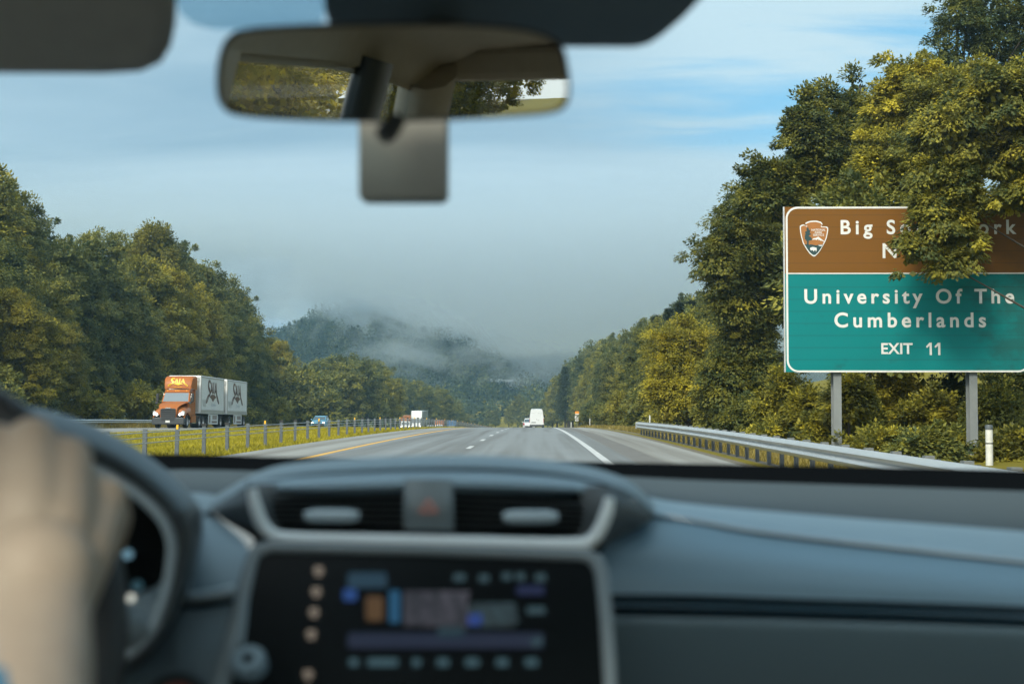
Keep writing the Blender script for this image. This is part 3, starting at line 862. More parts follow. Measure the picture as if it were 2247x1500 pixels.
b = MB(); w_beam(b, [(0, y - gy, rail_z(y) - gzz) for y in np.arange(2, 70.1, 2)], 1)
b.build('rail', M['rail'], gr, smooth=50)
b = MB()
pr = [(math.sin(a) * -0.095 + 0.0, math.cos(a) * 0.13 + 0.02) for a in np.linspace(0, math.pi, 9)]
b.loft([[(x_, y_, rail_z(70) - gzz + q) for x_, y_ in pr] for q in (-0.155, 0.155)])
b.build('end_shoe', M['rail'], gr, smooth=60)
pm = MB()
pm.box((0.20, 0, -0.43), (0.012, 0.10, 1.26)); pm.box((0.13, 0, -0.43), (0.008, 0.10, 1.26)); pm.box((0.165, 0, -0.43), (0.056, 0.008, 1.26))
bm_ = MB(); bm_.box((0.06, 0, 0.075), (0.12, 0.15, 0.34))
bl_ = MB(); bl_.lathe([(0.0, -0.012), (0.016, -0.012), (0.016, 0.0)], (-0.02, 0.06, 0.0), 'x', 8)
f0 = None
for k in range(41):
    y = 69.6 - 1.65 * k
    loc = (0, y - gy, rail_z(y) - gzz - 0.06)
    if f0 is None:
        f0 = pm.build('post', M['galv_dark'], gr, loc=loc)
        bm_.build('offset_block', mat('block_grey', (0.16, 0.175, 0.18), 0.7, noise=(8, (0.10, 0.11, 0.11), 2)), f0); bl_.build('bolt', M['galv_dark'], f0)
    else:
        q = copy_tree(f0, gr); q.location = loc
lg = thing('guardrail', (-34.0, 60, gz(-34, 60)), 'distant grey guardrail beyond the opposite carriageway left of the orange truck', 'guardrail')
lx, ly, lz = lg.location
b = MB(); w_beam(b, [(0, y - ly, prof(y) + 0.52 - lz) for y in np.arange(40, 150, 4)], -1)
b.build('rail', M['rail'], lg, smooth=50)
f1 = None
for k in range(28):
    y = 42 + 3.8 * k
    loc = (-0.34, y - ly, prof(y) + 0.40 - lz)
    q = pm.build('post', M['galv_dark'], lg, loc=loc) if f1 is None else f1.copy()
    if f1 is None: f1 = q
    else: COL.objects.link(q); q.parent = lg
    q.location = loc

# ------------------------------------------------------------------ marker posts
M['marker_white'] = mat('white_marker_plastic', (0.62, 0.63, 0.60), 0.5, noise=(6, (0.45, 0.45, 0.42), 2.2))
def marker(px, y, h, wd, label, capped=False):
    x = (px - 1175) / F * y
    o = thing('marker_post', (x, y, gz(x, y)), label, 'marker post')
    b = MB(); b.lathe([(wd, -0.3), (wd, h * 0.96), (wd * 0.9, h)], (0, 0, 0), 'z', 14)
    b.build('shaft', M['marker_white'], o, smooth=40)
    b = MB()
    if capped:
        b.lathe([(wd * 1.04, h * 0.90), (wd * 1.1, h * 0.99), (wd * 0.9, h * 1.02), (0.001, h * 1.025)], (0, 0, 0), 'z', 14); b.build('cap', M['galv_dark'], o, smooth=40)
        b = MB(); b.lathe([(wd * 1.02, h * 0.54), (wd * 1.02, h * 0.57)], (0, 0, 0), 'z', 14); b.build('band', M['black_plastic'], o)
    else:
        b.box((0, -wd - 0.006, h * 0.86), (wd * 1.5, 0.01, h * 0.16)); b.build('reflector', mat('silver_reflector', (0.72, 0.74, 0.74), 0.3, 0.2), o)
    return o
marker(2163, 31, 0.86, 0.078, 'thick white marker post with a dark cap right of the sign posts', True)
marker(1425, 72, 1.05, 0.035, 'slim pale marker post behind the far end of the guardrail')
marker(1294, 170, 1.35, 0.055, 'slim white marker post in the dry grass right of the route signs')
marker(1253, 178, 0.75, 0.05, 'short white marker post just left of the route signs')

# ------------------------------------------------------------------ lettering
def text_mesh(name, s, m, cap_h, width=None, parent=None, bold=0.0, loc=(0, 0, 0), centre=False, depth=0.004, rot=None):
    """s as a flat mesh in the x-z plane facing -y, capitals cap_h high, spaced out to the given width"""
    def make(space):
        c = bpy.data.curves.new(name, 'FONT'); c.body = s; c.space_character = space; c.offset = bold; c.extrude = 0.0; c.resolution_u = 5
        o = bpy.data.objects.new(name, c); COL.objects.link(o)
        bpy.context.view_layer.update()
        me = bpy.data.meshes.new_from_object(o.evaluated_get(bpy.context.evaluated_depsgraph_get()))
        bpy.data.objects.remove(o); bpy.data.curves.remove(c)
        return me
    def ext(me): 
        v = np.empty(len(me.vertices) * 3); me.vertices.foreach_get('co', v); v = v.reshape(-1, 3)
        return v
    ref = ext(make_ref())
    k = cap_h / (ref[:, 1].max() - ref[:, 1].min())
    sp = 1.0
    if width:
        a, b_ = (np.ptp(ext(make(q))[:, 0]) for q in (1.0, 1.5))
        sp = 1.0 + 0.5 * (width / k - a) / max(b_ - a, 1e-6)
    me = make(sp)
    v = ext(me)
    x0 = (v[:, 0].min() + v[:, 0].max()) / 2 if centre else v[:, 0].min()
    w_ = np.stack([(v[:, 0] - x0) * k, np.zeros(len(v)), v[:, 1] * k], 1)
    me.vertices.foreach_set('co', w_.astype(np.float32).ravel())
    me.materials.clear(); me.materials.append(m); me.update()
    o = bpy.data.objects.new(name, me); COL.objects.link(o); o.parent = parent; o.location = loc
    if rot: o.rotation_euler = rot
    return o
_ref = []
def make_ref():
    if not _ref:
        c = bpy.data.curves.new('ref', 'FONT'); c.body = 'E'
        o = bpy.data.objects.new('ref', c); COL.objects.link(o); bpy.context.view_layer.update()
        _ref.append(bpy.data.meshes.new_from_object(o.evaluated_get(bpy.context.evaluated_depsgraph_get())))
        bpy.data.objects.remove(o)
    return _ref[0]

def rrect(x0, z0, x1, z1, r, n=8, y=0.0):
    pts = []
    for cx, cz, a0 in ((x1 - r, z1 - r, 0), (x0 + r, z1 - r, 90), (x0 + r, z0 + r, 180), (x1 - r, z0 + r, 270)):
        for k in range(n + 1):
            a = R(a0 + 90 * k / n)
            pts.append((cx + r * math.cos(a), y, cz + r * math.sin(a)))
    return pts
def ring(b, outer, inner, off, mi=0):
    n = len(outer)
    off = Vector(off)
    o1, i1 = [Vector(p) for p in outer], [Vector(p) for p in inner]
    b.loft([[p for p in o1], [p for p in i1], [p + off for p in i1], [p + off for p in o1], [p for p in o1]], mi, closed=True)

# ------------------------------------------------------------------ the big sign
SY = 36.0
c0 = PY(1722, 816.5, SY)
c1 = PY(2256, 453, SY)
SW, SHh = c1.x - c0.x, c1.z - c0.z
sg = thing('road_sign', (c0.x, SY, c0.z), 'large brown and green exit sign on two steel posts, half hidden by a leafy branch', 'road sign')
def sx(px): return (px - 1722) / (2256 - 1722) * SW
def sz(py): return (816.5 - py) / (816.5 - 453) * SHh
def sheet(name, col, dark_tone, amount, seams):
    """retroreflective sheeting on planks, with seams and darker blotches"""
    m = mat(name, col, 0.6, spec=0.15)
    t = m.node_tree; b = t.nodes['Principled BSDF']
    tc = t.nodes.new('ShaderNodeTexCoord')
    sp_ = t.nodes.new('ShaderNodeSeparateXYZ'); t.links.new(tc.outputs['Object'], sp_.inputs[0])
    def mth(op, a, v=None, clamp=False):
        q = t.nodes.new('ShaderNodeMath'); q.operation = op; q.use_clamp = clamp
        for i_, s_ in enumerate((a, v)):
            if s_ is None: continue
            if isinstance(s_, (int, float)): q.inputs[i_].default_value = s_
            else: t.links.new(s_, q.inputs[i_])
        return q.outputs[0]
    n = t.nodes.new('ShaderNodeTexNoise'); n.inputs['Scale'].default_value = 1.3; n.inputs['Detail'].default_value = 9; n.inputs['Roughness'].default_value = 0.68
    mp = t.nodes.new('ShaderNodeMapping'); mp.inputs['Scale'].default_value = (0.9, 1, 1.4); t.links.new(tc.outputs['Object'], mp.inputs[0]); t.links.new(mp.outputs[0], n.inputs['Vector'])
    # blotches of the darker tone, more of them towards the right
    gx_ = mth('MULTIPLY', mth('SUBTRACT', sp_.outputs[0], SW * 0.62), 1.0 / (SW * 0.5), True)
    st = mth('MULTIPLY', mth('SUBTRACT', mth('ADD', n.outputs['Fac'], mth('MULTIPLY', gx_, 0.42)), 0.60), 5.0, True)
    fr = mth('FRACT', mth('DIVIDE', sp_.outputs[2], 0.3048))
    sm = mth('MULTIPLY', mth('LESS_THAN', fr, 0.075), seams)
    f_ = mth('ADD', mth('MULTIPLY', st, amount), sm, True)
    n2_ = t.nodes.new('ShaderNodeTexNoise'); n2_.inputs['Scale'].default_value = 0.8; n2_.inputs['Detail'].default_value = 5
    t.links.new(mp.outputs[0], n2_.inputs['Vector'])
    f_ = mth('ADD', f_, mth('MULTIPLY', mth('SUBTRACT', n2_.outputs['Fac'], 0.45), 0.35, True), True)
    x = t.nodes.new('ShaderNodeMix'); x.data_type = 'RGBA'
    x.inputs[6].default_value, x.inputs[7].default_value = (*col, 1), (*dark_tone, 1)
    t.links.new(f_, x.inputs[0]); t.links.new(x.outputs[2], b.inputs['Base Color'])
    return m
M['brown_sheet'] = sheet('brown_sign_sheeting', (0.155, 0.068, 0.012), (0.085, 0.045, 0.016), 0.4, 0.42)
M['green_sheet'] = sheet('green_sign_sheeting', (0.001, 0.165, 0.172), (0.012, 0.085, 0.082), 0.75, 0.42)
M['sign_white'] = mat('white_sign_sheeting', (0.66, 0.67, 0.66), 0.45, noise=(5, (0.55, 0.56, 0.55), 2))
zs = sz(600)
b = MB(); b.box((SW / 2, 0.0, (zs + SHh) / 2), (SW, 0.06, SHh - zs - 0.004)); b.build('brown_panel', M['brown_sheet'], sg)
b = MB(); b.box((SW / 2, 0.0, zs / 2), (SW, 0.06, zs - 0.004)); b.build('green_panel', M['green_sheet'], sg)
px_ = SW / (2256 - 1722)
b = MB()
ring(b, rrect(4 * px_, 0.0, SW - 1 * px_, SHh, 26 * px_, y=-0.0345), rrect(8.2 * px_, 4.0 * px_, SW - 5.2 * px_, SHh - 4.2 * px_, 22 * px_, y=-0.0345), (0, 0.004, 0))
b.box((SW / 2 + 1.6 * px_, -0.0335, zs), (SW - 13 * px_, 0.003, 2.6 * px_))
b.build('border', M['sign_white'], sg)
b = MB(); b.box((0.3 * px_, -0.0, SHh / 2), (2.6 * px_, 0.075, SHh)); b.build('edge_trim', mat('bare_aluminium_edge', (0.6, 0.62, 0.63), 0.4, 0.4, noise=(9, (0.5, 0.5, 0.5), 2)), sg)
TY = -0.036
for s, l, r_, base, cap in (('Big South Fork', 1846, 2229, 513, 29.5), ('N R R A', 1937, 2139, 565.5, 30.5), ('University Of The', 1765.5, 2222, 665.3, 30), ('Cumberlands', 1830.5, 2160, 717.5, 30.5), ('EXIT', 1932, 2000, 776, 22.5), ('11', 2029, 2060, 779, 27)):
    if s == 'N R R A':
        for ch, q in (('N', 1937), ('R', 1998), ('R', 2052), ('A', 2107)):
            text_mesh('lettering', ch, M['sign_white'], cap * px_, None, sg, 0.022, (sx(q), TY, sz(base)))
    elif s == '11':
        for q in (l, l + 18.5):                            # figures one, with a flag
            b = MB(); b.add([(sx(q + a), TY, sz(base - c)) for a, c in ((0, 18.6), (7.6, 27), (12.6, 27), (12.6, 0), (7.8, 0), (7.8, 20.6), (2.2, 15.6))], [(0, 1, 5, 6), (1, 2, 3, 4, 5)]); b.build('lettering', M['sign_white'], sg)
    else:
        text_mesh('lettering', s, M['sign_white'], cap * px_, (r_ - l) * px_, sg, 0.022, (sx(l), TY, sz(base)))
# the arrowhead emblem, from its outline
OUT = [(255, 380), (300, 350), (370, 330), (410, 345), (450, 378), (475, 372), (480, 350), (445, 320), (440, 280), (500, 245), (590, 218), (700, 205), (800, 205), (870, 225), (950, 245), (985, 290), (1000, 330), (950, 360), (990, 400), (1060, 400), (1140, 405), (1185, 440), (1180, 540), (1160, 650), (1130, 780), (1080, 900), (1010, 1030), (930, 1170), (850, 1280), (760, 1370), (705, 1392), (650, 1365), (560, 1285), (470, 1160), (410, 1050), (350, 950), (325, 850), (290, 720), (265, 580), (255, 470)]
def E_(q, y): return (sx(1740 + q[0] / 15), y, sz(470 + q[1] / 15))
em_c = (705, 760)
def shrink(pts, k): return [(em_c[0] + (a - em_c[0]) * k, em_c[1] + (c - em_c[1]) * k) for a, c in pts]
M['em_brown'] = mat('emblem_tan', (0.33, 0.125, 0.024), 0.45, noise=(6, (0.29, 0.12, 0.03), 2))
M['em_green'] = mat('emblem_dark_green', (0.014, 0.050, 0.055), 0.45, noise=(6, (0.012, 0.042, 0.046), 2))
M['em_white'] = mat('emblem_white', (0.66, 0.68, 0.68), 0.45, noise=(6, (0.6, 0.62, 0.62), 2))
def plate(name, pts, y, m, parent):
    b = MB(); b.prism([E_(q, y) for q in pts], (0, 0.0015, 0)); return b.build(name, m, parent)
em = plate('emblem', OUT, -0.0330, M['em_white'], sg)
IN = shrink(OUT, 0.925)
plate('emblem_field', IN, -0.0350, M['em_brown'], em)
low = [q for q in IN if q[1] > 1010]
low = [(1000, 1010), (930, 1000), (820, 1030), (690, 1010), (600, 1005), (480, 990), (405, 1000)][::-1] + [q for q in IN if q[1] > 1030 and q[0] < 2000][::-1][::-1]
plate('emblem_meadow', [(392, 1000), (480, 985), (560, 1000), (600, 990), (690, 1005), (780, 1025), (860, 1000), (1005, 1000), (915, 1150), (838, 1255), (756, 1330), (705, 1345), (655, 1322), (572, 1248), (490, 1130), (432, 1030)], -0.0370, M['em_green'], em)
TREE = [(480, 1010), (485, 880), (440, 870), (470, 850), (405, 815), (420, 770), (400, 720), (440, 690), (400, 660), (450, 640), (420, 600), (440, 560), (490, 545), (465, 500), (490, 440), (520, 425), (540, 470), (550, 520), (595, 510), (590, 570), (570, 610), (625, 655), (560, 690), (540, 720), (600, 740), (640, 790), (650, 840), (600, 860), (540, 870), (535, 1010)]
plate('emblem_tree', TREE, -0.0390, M['em_green'], em)
plate('emblem_mountain', [(650, 845), (690, 790), (780, 775), (850, 735), (900, 770), (1060, 895), (1040, 905), (960, 860), (930, 880), (900, 830), (870, 865), (850, 800), (800, 850), (760, 830), (700, 830)], -0.0370, M['em_white'], em)
plate('emblem_lake', [(840, 1020), (900, 1010), (990, 1010), (965, 1045), (900, 1045)], -0.0390, M['em_white'], em)
plate('emblem_bison', [(585, 1105), (620, 1090), (660, 1075), (730, 1085), (795, 1105), (800, 1160), (785, 1230), (765, 1225), (770, 1180), (720, 1185), (705, 1225), (690, 1225), (675, 1180), (640, 1175), (625, 1200), (605, 1180), (585, 1150)], -0.0390, M['em_white'], em)
for s, l, r_, base in (('NATIONAL', 635, 1095, 545), ('PARK', 745, 985, 632), ('SERVICE', 685, 1045, 712)):
    q = E_((l, base), -0.0375)
    text_mesh('emblem_lettering', s, M['em_white'], 66 / 15 * px_, (r_ - l) / 15 * px_, em, 0.01, q)
M['post_steel'] = mat('weathered_beam_steel', (0.15, 0.17, 0.18), 0.6, 0.15, noise=(2.5, (0.21, 0.23, 0.235), 2))
# I-beam posts and the stiffeners behind the sheet
def ibeam(b, x, y, z0, z1, wd=0.20, dp=0.30, th=0.018):
    b.box((x, y - dp / 2, (z0 + z1) / 2), (wd, th, z1 - z0)); b.box((x, y + dp / 2, (z0 + z1) / 2), (wd, th, z1 - z0)); b.box((x, y, (z0 + z1) / 2), (th, dp - th - .004, z1 - z0))
for px in (1838, 2134):
    b = MB(); ibeam(b, sx(px), 0.24, gz(c0.x + sx(px), SY) - 0.5 - c0.z, SHh - 0.3); p_ = b.build('post', M['post_steel'], sg)
for z in (0.35, SHh * 0.36, SHh * 0.64, SHh - 0.4):
    b = MB(); b.box((SW / 2, 0.055, z), (SW - 0.1, 0.04, 0.09)); b.build('stiffener', M['galv'], sg)

# ------------------------------------------------------------------ the small route signs
rs = thing('route_sign', (5.95, 205, gz(5.95, 205)), 'stack of small orange and white route signs on a post', 'road sign')
zb = rs.location.z
def rz_(py): return PY(1260, py, 205).z - zb
k_ = 205 / F
M['orange_sheet'] = mat('orange_sign_sheeting', (0.80, 0.27, 0.01), 0.5, noise=(5, (0.7, 0.24, 0.01), 2))
b = MB(); b.box((0, 0.07, (rz_(940) + rz_(902)) / 2 - 0.3), (0.06, 0.06, rz_(902) - rz_(940) + 0.5)); b.build('post', M['galv_dark'], rs)
def splate(name, x0, x1, y0, y1, m, y=0.0):
    b = MB(); b.prism(rrect((x0 - 1260.5) * k_, rz_(y1), (x1 - 1260.5) * k_, rz_(y0), 0.05, 3, y), (0, 0.02, 0)); return b.build(name, m, rs)
splate('orange_plate', 1256.5, 1265.2, 902, 907, M['orange_sheet'])
splate('white_plate', 1256.8, 1265, 907.1, 910, M['marker_white'])
sp_ = splate('route_plate', 1256, 1265.5, 911.3, 917.5, M['sign_white'])
tx = text_mesh('lettering', '27', M['black_plastic'], 3.6 * k_, 5.6 * k_, sp_, 0.03, (0, -0.004, rz_(916.2)), True)
ap = splate('arrow_plate', 1257, 1264.2, 918.8, 923.6, M['sign_white'])
b = MB(); b.prism([(-.11, -.004, rz_(921.3)), (0, -.004, rz_(919.3)), (.11, -.004, rz_(921.3)), (.035, -.004, rz_(921.3)), (.035, -.004, rz_(923)), (-.035, -.004, rz_(923)), (-.035, -.004, rz_(921.3))], (0, 0.003, 0)); b.build('arrow', M['black_plastic'], ap)

# ------------------------------------------------------------------ vehicles
M['orange_paint'] = mat('orange_truck_paint', (0.36, 0.105, 0.012), 0.45, spec=0.35, coat=0.08, noise=(0.8, (0.30, 0.088, 0.012), 2))
M['white_body'] = mat('white_vehicle_paint', (0.60, 0.62, 0.63), 0.35, spec=0.5, coat=0.3, noise=(1.2, (0.54, 0.56, 0.57), 2))
M['trailer_skin'] = mat('white_trailer_skin', (0.66, 0.68, 0.68), 0.45, noise=(0.9, (0.57, 0.585, 0.58), 2))
M['trailer_trim'] = mat('trailer_aluminium', (0.42, 0.42, 0.40), 0.5, 0.3, noise=(2, (0.34, 0.34, 0.32), 2))
M['dark_glass'] = mat('vehicle_glass', (0.055, 0.085, 0.105), 0.08, spec=0.9)
M['tyre'] = mat('tyre_rubber', (0.018, 0.019, 0.020), 0.8, noise=(9, (0.03, 0.03, 0.03), 2))
M['rim'] = mat('wheel_metal', (0.42, 0.43, 0.44), 0.4, 0.6, noise=(6, (0.3, 0.3, 0.3), 2))
M['chassis'] = mat('dark_chassis', (0.022, 0.026, 0.030), 0.7, noise=(4, (0.035, 0.037, 0.04), 2))
M['bumper'] = mat('grey_bumper_plastic', (0.035, 0.042, 0.048), 0.5, noise=(3, (0.05, 0.055, 0.06), 2))
M['lamp_on'] = mat('lit_headlamp', (0.8, 0.8, 0.8), 0.2, emit=((1.0, 0.96, 0.88), 3.5))
M['lamp_warm'] = mat('lit_warm_headlamp', (0.8, 0.75, 0.6), 0.2, emit=((1.0, 0.80, 0.42), 3.5))
M['amber'] = mat('amber_marker_lamp', (0.75, 0.35, 0.03), 0.3, emit=((1.0, 0.55, 0.1), 0.6))
M['red_lamp'] = mat('red_tail_lamp', (0.42, 0.02, 0.015), 0.25)
M['logo_brown'] = mat('brown_lettering_film', (0.115, 0.058, 0.042), 0.4, noise=(2, (0.10, 0.05, 0.04), 2))
M['logo_yellow'] = mat('yellow_lettering_film', (0.80, 0.50, 0.012), 0.4, noise=(2, (0.74, 0.46, 0.012), 2))
M['chrome'] = mat('bright_metal', (0.6, 0.62, 0.63), 0.18, 0.9)

def wheel(parent, x, y, r, wd):
    """axle along x"""
    b = MB(); b.lathe([(r * 0.6, -wd / 2), (r * 0.93, -wd / 2), (r, -wd * 0.36), (r, wd * 0.36), (r * 0.93, wd / 2), (r * 0.6, wd / 2)], (0, 0, 0), 'x', 24)
    o = b.build('wheel', M['tyre'], parent, smooth=40, loc=(x, y, r))
    b = MB(); b.lathe([(0.001, -wd * 0.30), (r * 0.25, -wd * 0.34), (r * 0.28, -wd * 0.18), (r * 0.52, -wd * 0.22), (r * 0.60, -wd * 0.48), (r * 0.60, wd * 0.48), (r * 0.52, wd * 0.22), (r * 0.28, wd * 0.18), (r * 0.25, wd * 0.34), (0.001, wd * 0.30)], (0, 0, 0), 'x', 24)
    b.build('rim', M['rim'], o, smooth=40)
    return o

# the freight mark: four tall letters fanned out over an arch, with a looped tail on either side.  Unit: 2.5 wide, 1 high.
def logo(name, m, parent, to3, off):
    """to3(u, v) takes the mark's plane into the object; off is the film's thickness"""
    b = MB()
    def poly(pts): b.prism([to3(*p) for p in pts], off)
    def stroke(pts, wd):
        p = [Vector(q) for q in pts]
        n = len(p)
        L_, R_ = [], []
        for i in range(n):
            t = (p[min(i + 1, n - 1)] - p[max(i - 1, 0)]).normalized()
            q = Vector((-t.y, t.x)); w_ = wd[i] if hasattr(wd, '__len__') else wd
            L_.append(p[i] + q * w_ / 2); R_.append(p[i] - q * w_ / 2)
        for i in range(n - 1): b.prism([to3(*L_[i]), to3(*R_[i]), to3(*R_[i + 1]), to3(*L_[i + 1])], off)
    S_ = spl([(-0.40, 0.86), (-0.52, 0.96), (-0.74, 0.95), (-0.84, 0.82), (-0.76, 0.66), (-0.60, 0.56), (-0.52, 0.44), (-0.60, 0.34), (-0.74, 0.30)], 22)
    stroke([tuple(q) for q in S_], [0.06 + 0.12 * math.sin(math.pi * k / 21) for k in range(22)])
    stroke([tuple(q) for q in spl([(-0.58, 0.36), (-0.80, 0.34), (-1.05, 0.22), (-1.22, 0.06), (-1.18, 0.0), (-1.04, 0.06), (-0.86, 0.20), (-0.70, 0.36)], 20)], 0.065)
    def A_(x, wd, top, foot):
        poly([(x - wd, foot), (x - 0.02, top), (x + 0.06, top), (x - wd + 0.09, foot)])
        poly([(x - 0.02, top), (x + 0.06, top), (x + wd, foot), (x + wd - 0.17, foot)])
        poly([(x - wd * 0.52, foot + 0.20), (x + wd * 0.45, foot + 0.20), (x + wd * 0.55, foot + 0.08), (x - wd * 0.66, foot + 0.08)])
    A_(-0.21, 0.25, 0.94, 0.42)
    poly([(0.115, 0.43), (0.125, 0.95), (0.235, 0.95), (0.245, 0.43)])
    A_(0.58, 0.26, 0.94, 0.40)
    stroke([tuple(q) for q in spl([(0.72, 0.44), (0.92, 0.30), (1.16, 0.10), (1.22, 0.02), (1.14, 0.0), (0.98, 0.10), (0.84, 0.24), (0.70, 0.38)], 20)], 0.065)
    # the arch with its point
    arch = [tuple(q) for q in spl([(-0.56, 0.26), (-0.30, 0.36), (0.05, 0.39), (0.40, 0.36), (0.66, 0.26)], 12)]
    poly(arch + [(0.42, 0.22), (0.05, 0.06), (-0.32, 0.22)])
    return b.build(name, m, parent)

G_T = 'orange freight truck and its two trailers'
TX, TYY = -28.3, 109.2
tk = thing('semi_truck', (TX, TYY, gz(TX, TYY)), 'orange day-cab semi truck with lit headlights coming towards the camera', 'truck', None)
tk.rotation_euler = (-0.0155, 0, 0)
b = MB()                                                   # cab: y runs back from the bumper
b.hexa([(-1.10, 2.0, 1.0), (1.10, 2.0, 1.0), (1.10, 3.9, 1.0), (-1.10, 3.9, 1.0), (-1.05, 2.35, 2.02), (1.05, 2.35, 2.02), (1.10, 3.9, 2.02), (-1.10, 3.9, 2.02)])
b.hexa([(-1.12, 2.2, 2.021), (1.12, 2.2, 2.021), (1.13, 3.9, 2.021), (-1.13, 3.9, 2.021), (-1.02, 2.75, 2.82), (1.02, 2.75, 2.82), (1.06, 3.9, 2.82), (-1.06, 3.9, 2.82)])
b.hexa([(-1.02, 2.68, 2.821), (1.02, 2.68, 2.821), (1.06, 3.9, 2.821), (-1.06, 3.9, 2.821), (-0.95, 2.9, 3.02), (0.95, 2.9, 3.02), (1.0, 3.9, 3.05), (-1.0, 3.9, 3.05)])
cab = b.build('cab', M['orange_paint'], tk, smooth=35, bevel=0.05)
b = MB()
b.loft([[Vector((x * wd, y, z - 0.05 * abs(x) ** 2)) for x in np.linspace(-1, 1, 9)] for y, z, wd in ((0.10, 0.80, 0.62), (0.02, 1.30, 0.66), (0.06, 1.58, 0.70), (0.30, 1.74, 0.80), (1.0, 1.92, 0.92), (2.3, 2.05, 1.04))])
for s_ in (-1, 1):
    b.loft([[Vector((s_ * xx, y, z)) for xx, z in ((0.60, z0), (0.9, z0 - .06), (1.15, z0 - 0.22), (1.24, z0 - 0.50), (1.24, zl))] for y, z0, zl in ((0.22, 1.10, 0.80), (0.30, 1.46, 0.80), (0.75, 1.62, 1.15), (1.3, 1.72, 1.20), (1.8, 1.70, 0.95), (2.3, 1.80, 0.8))])
b.build('hood', M['orange_paint'], tk, smooth=40)
b = MB(); b.prism([(-1.24, 0, 0.28), (1.24, 0, 0.28), (1.25, 0, 0.62), (1.22, 0, 0.80), (0.62, -0.02, 0.84), (-0.62, -0.02, 0.84), (-1.22, 0, 0.80), (-1.25, 0, 0.62)], (0, 0.5, 0)); b.build('bumper', M['bumper'], tk, smooth=40, bevel=0.06)
b = MB(); b.prism([(-0.50, -0.03, 0.60), (0.50, -0.03, 0.60), (0.60, -0.01, 1.10), (0.58, 0.02, 1.46), (0.45, 0.03, 1.52), (-0.45, 0.03, 1.52), (-0.58, 0.02, 1.46), (-0.60, -0.01, 1.10)], (0, 0.1, 0))
gl = b.build('grille', M['chassis'], tk)
for k in range(6):
    b = MB(); b.box((0, -0.045, 0.72 + 0.145 * k), (1.04 + 0.02 * k, 0.03, 0.03)); b.build('grille_bar', M['bumper'], gl)
b = MB(); b.box((0, -0.01, 1.56), (0.40, 0.03, 0.05)); b.build('badge', M['chrome'], tk)
for s_ in (-1, 1):
    b = MB(); b.prism([(s_ * 0.74, 0.04, 0.98), (s_ * 1.20, 0.16, 1.00), (s_ * 1.24, 0.24, 1.28), (s_ * 1.10, 0.20, 1.36), (s_ * 0.84, 0.10, 1.14)], (0, 0.06, 0))
    hl = b.build('headlight', mat('headlamp_housing', (0.35, 0.37, 0.38), 0.15, spec=0.8), tk)
    for q, (x_, z_) in enumerate(((0.90, 1.05), (1.08, 1.10))):
        b = MB(); b.lathe([(0.001, -0.05), (0.07, -0.045), (0.085, 0.0), (0.08, 0.06)], (s_ * x_, 0.06 + 0.03 * q, z_), 'y', 14); b.build('lamp', M['lamp_on'], hl)
    b = MB(); b.box((s_ * 1.38, 2.1, 2.40), (0.20, 0.22, 0.62)); mr_ = b.build('mirror', M['chassis'], tk, bevel=0.04)
    b = MB(); b.tube([(s_ * 1.08, 2.5, 2.02), (s_ * 1.30, 2.15, 2.04), (s_ * 1.44, 2.0, 2.08)], 0.035, 6); b.tube([(s_ * 1.08, 2.6, 2.65), (s_ * 1.36, 2.15, 2.68)], 0.03, 6); b.build('mirror_arm', M['chassis'], mr_)
    b = MB(); b.box((s_ * 1.30, 1.55, 1.98), (0.24, 0.16, 0.16)); b.build('hood_mirror', M['chassis'], tk, bevel=0.04)
    b = MB(); b.prism([(s_ * 1.125, 2.62, 2.10), (s_ * 1.135, 3.5, 2.10), (s_ * 1.075, 3.5, 2.74), (s_ * 1.07, 2.86, 2.74)], (s_ * 0.012, 0, 0)); b.build('side_window', M['dark_glass'], tk)
    b = MB(); b.box((s_ * 1.19, 3.15, 0.72), (0.10, 1.5, 0.55)); b.box((s_ * 1.20, 2.6, 0.98), (0.06, 0.5, 0.04)); b.build('side_fairing', M['orange_paint'], tk, bevel=0.03)
    b = MB(); b.box((s_ * 1.21, 3.1, 0.40), (0.14, 1.2, 0.07)); b.build('step', M['chrome'], tk)
    for y_ in (1.15, 4.9, 6.2): wheel(tk, s_ * (1.08 if y_ < 2 else 1.0), y_, 0.50, 0.30 if y_ < 2 else 0.55)
b = MB(); b.prism([(-0.98, 2.262, 2.10), (0.98, 2.262, 2.10), (1.0, 2.30, 2.2), (0.93, 2.66, 2.72), (0.86, 2.70, 2.78), (-0.86, 2.70, 2.78), (-0.93, 2.66, 2.72), (-1.0, 2.30, 2.2)], (0, 0.0, 0.0)) if False else b.add([(-1.0, 2.235, 2.09), (1.0, 2.235, 2.09), (0.93, 2.70, 2.77), (-0.93, 2.70, 2.77), (-1.0, 2.28, 2.09), (1.0, 2.28, 2.09), (0.93, 2.74, 2.77), (-0.93, 2.74, 2.77)], [(0, 1, 2, 3), (7, 6, 5, 4), (0, 4, 5, 1), (1, 5, 6, 2), (2, 6, 7, 3), (3, 7, 4, 0)])
b.build('windshield', mat('truck_windshield', (0.10, 0.14, 0.17), 0.06, spec=1.0), tk)
b = MB()
fr_ = []
for y, z0, z1, wd in ((2.95, 3.08, 3.10, 0.98), (2.95, 3.10, 3.5, 1.06), (3.15, 3.10, 3.92, 1.10), (3.40, 3.10, 4.08, 1.12), (3.9, 3.06, 4.12, 1.16), (4.3, 3.0, 4.12, 1.20)):
    fr_.append([(-wd, y, z0), (-wd, y, z0 + (z1 - z0) * .5), (-wd, y, z1 - .12), (-wd + .12, y, z1), (0, y, z1 + .02), (wd - .12, y, z1), (wd, y, z1 - .12), (wd, y, z0 + (z1 - z0) * .5), (wd, y, z0)])
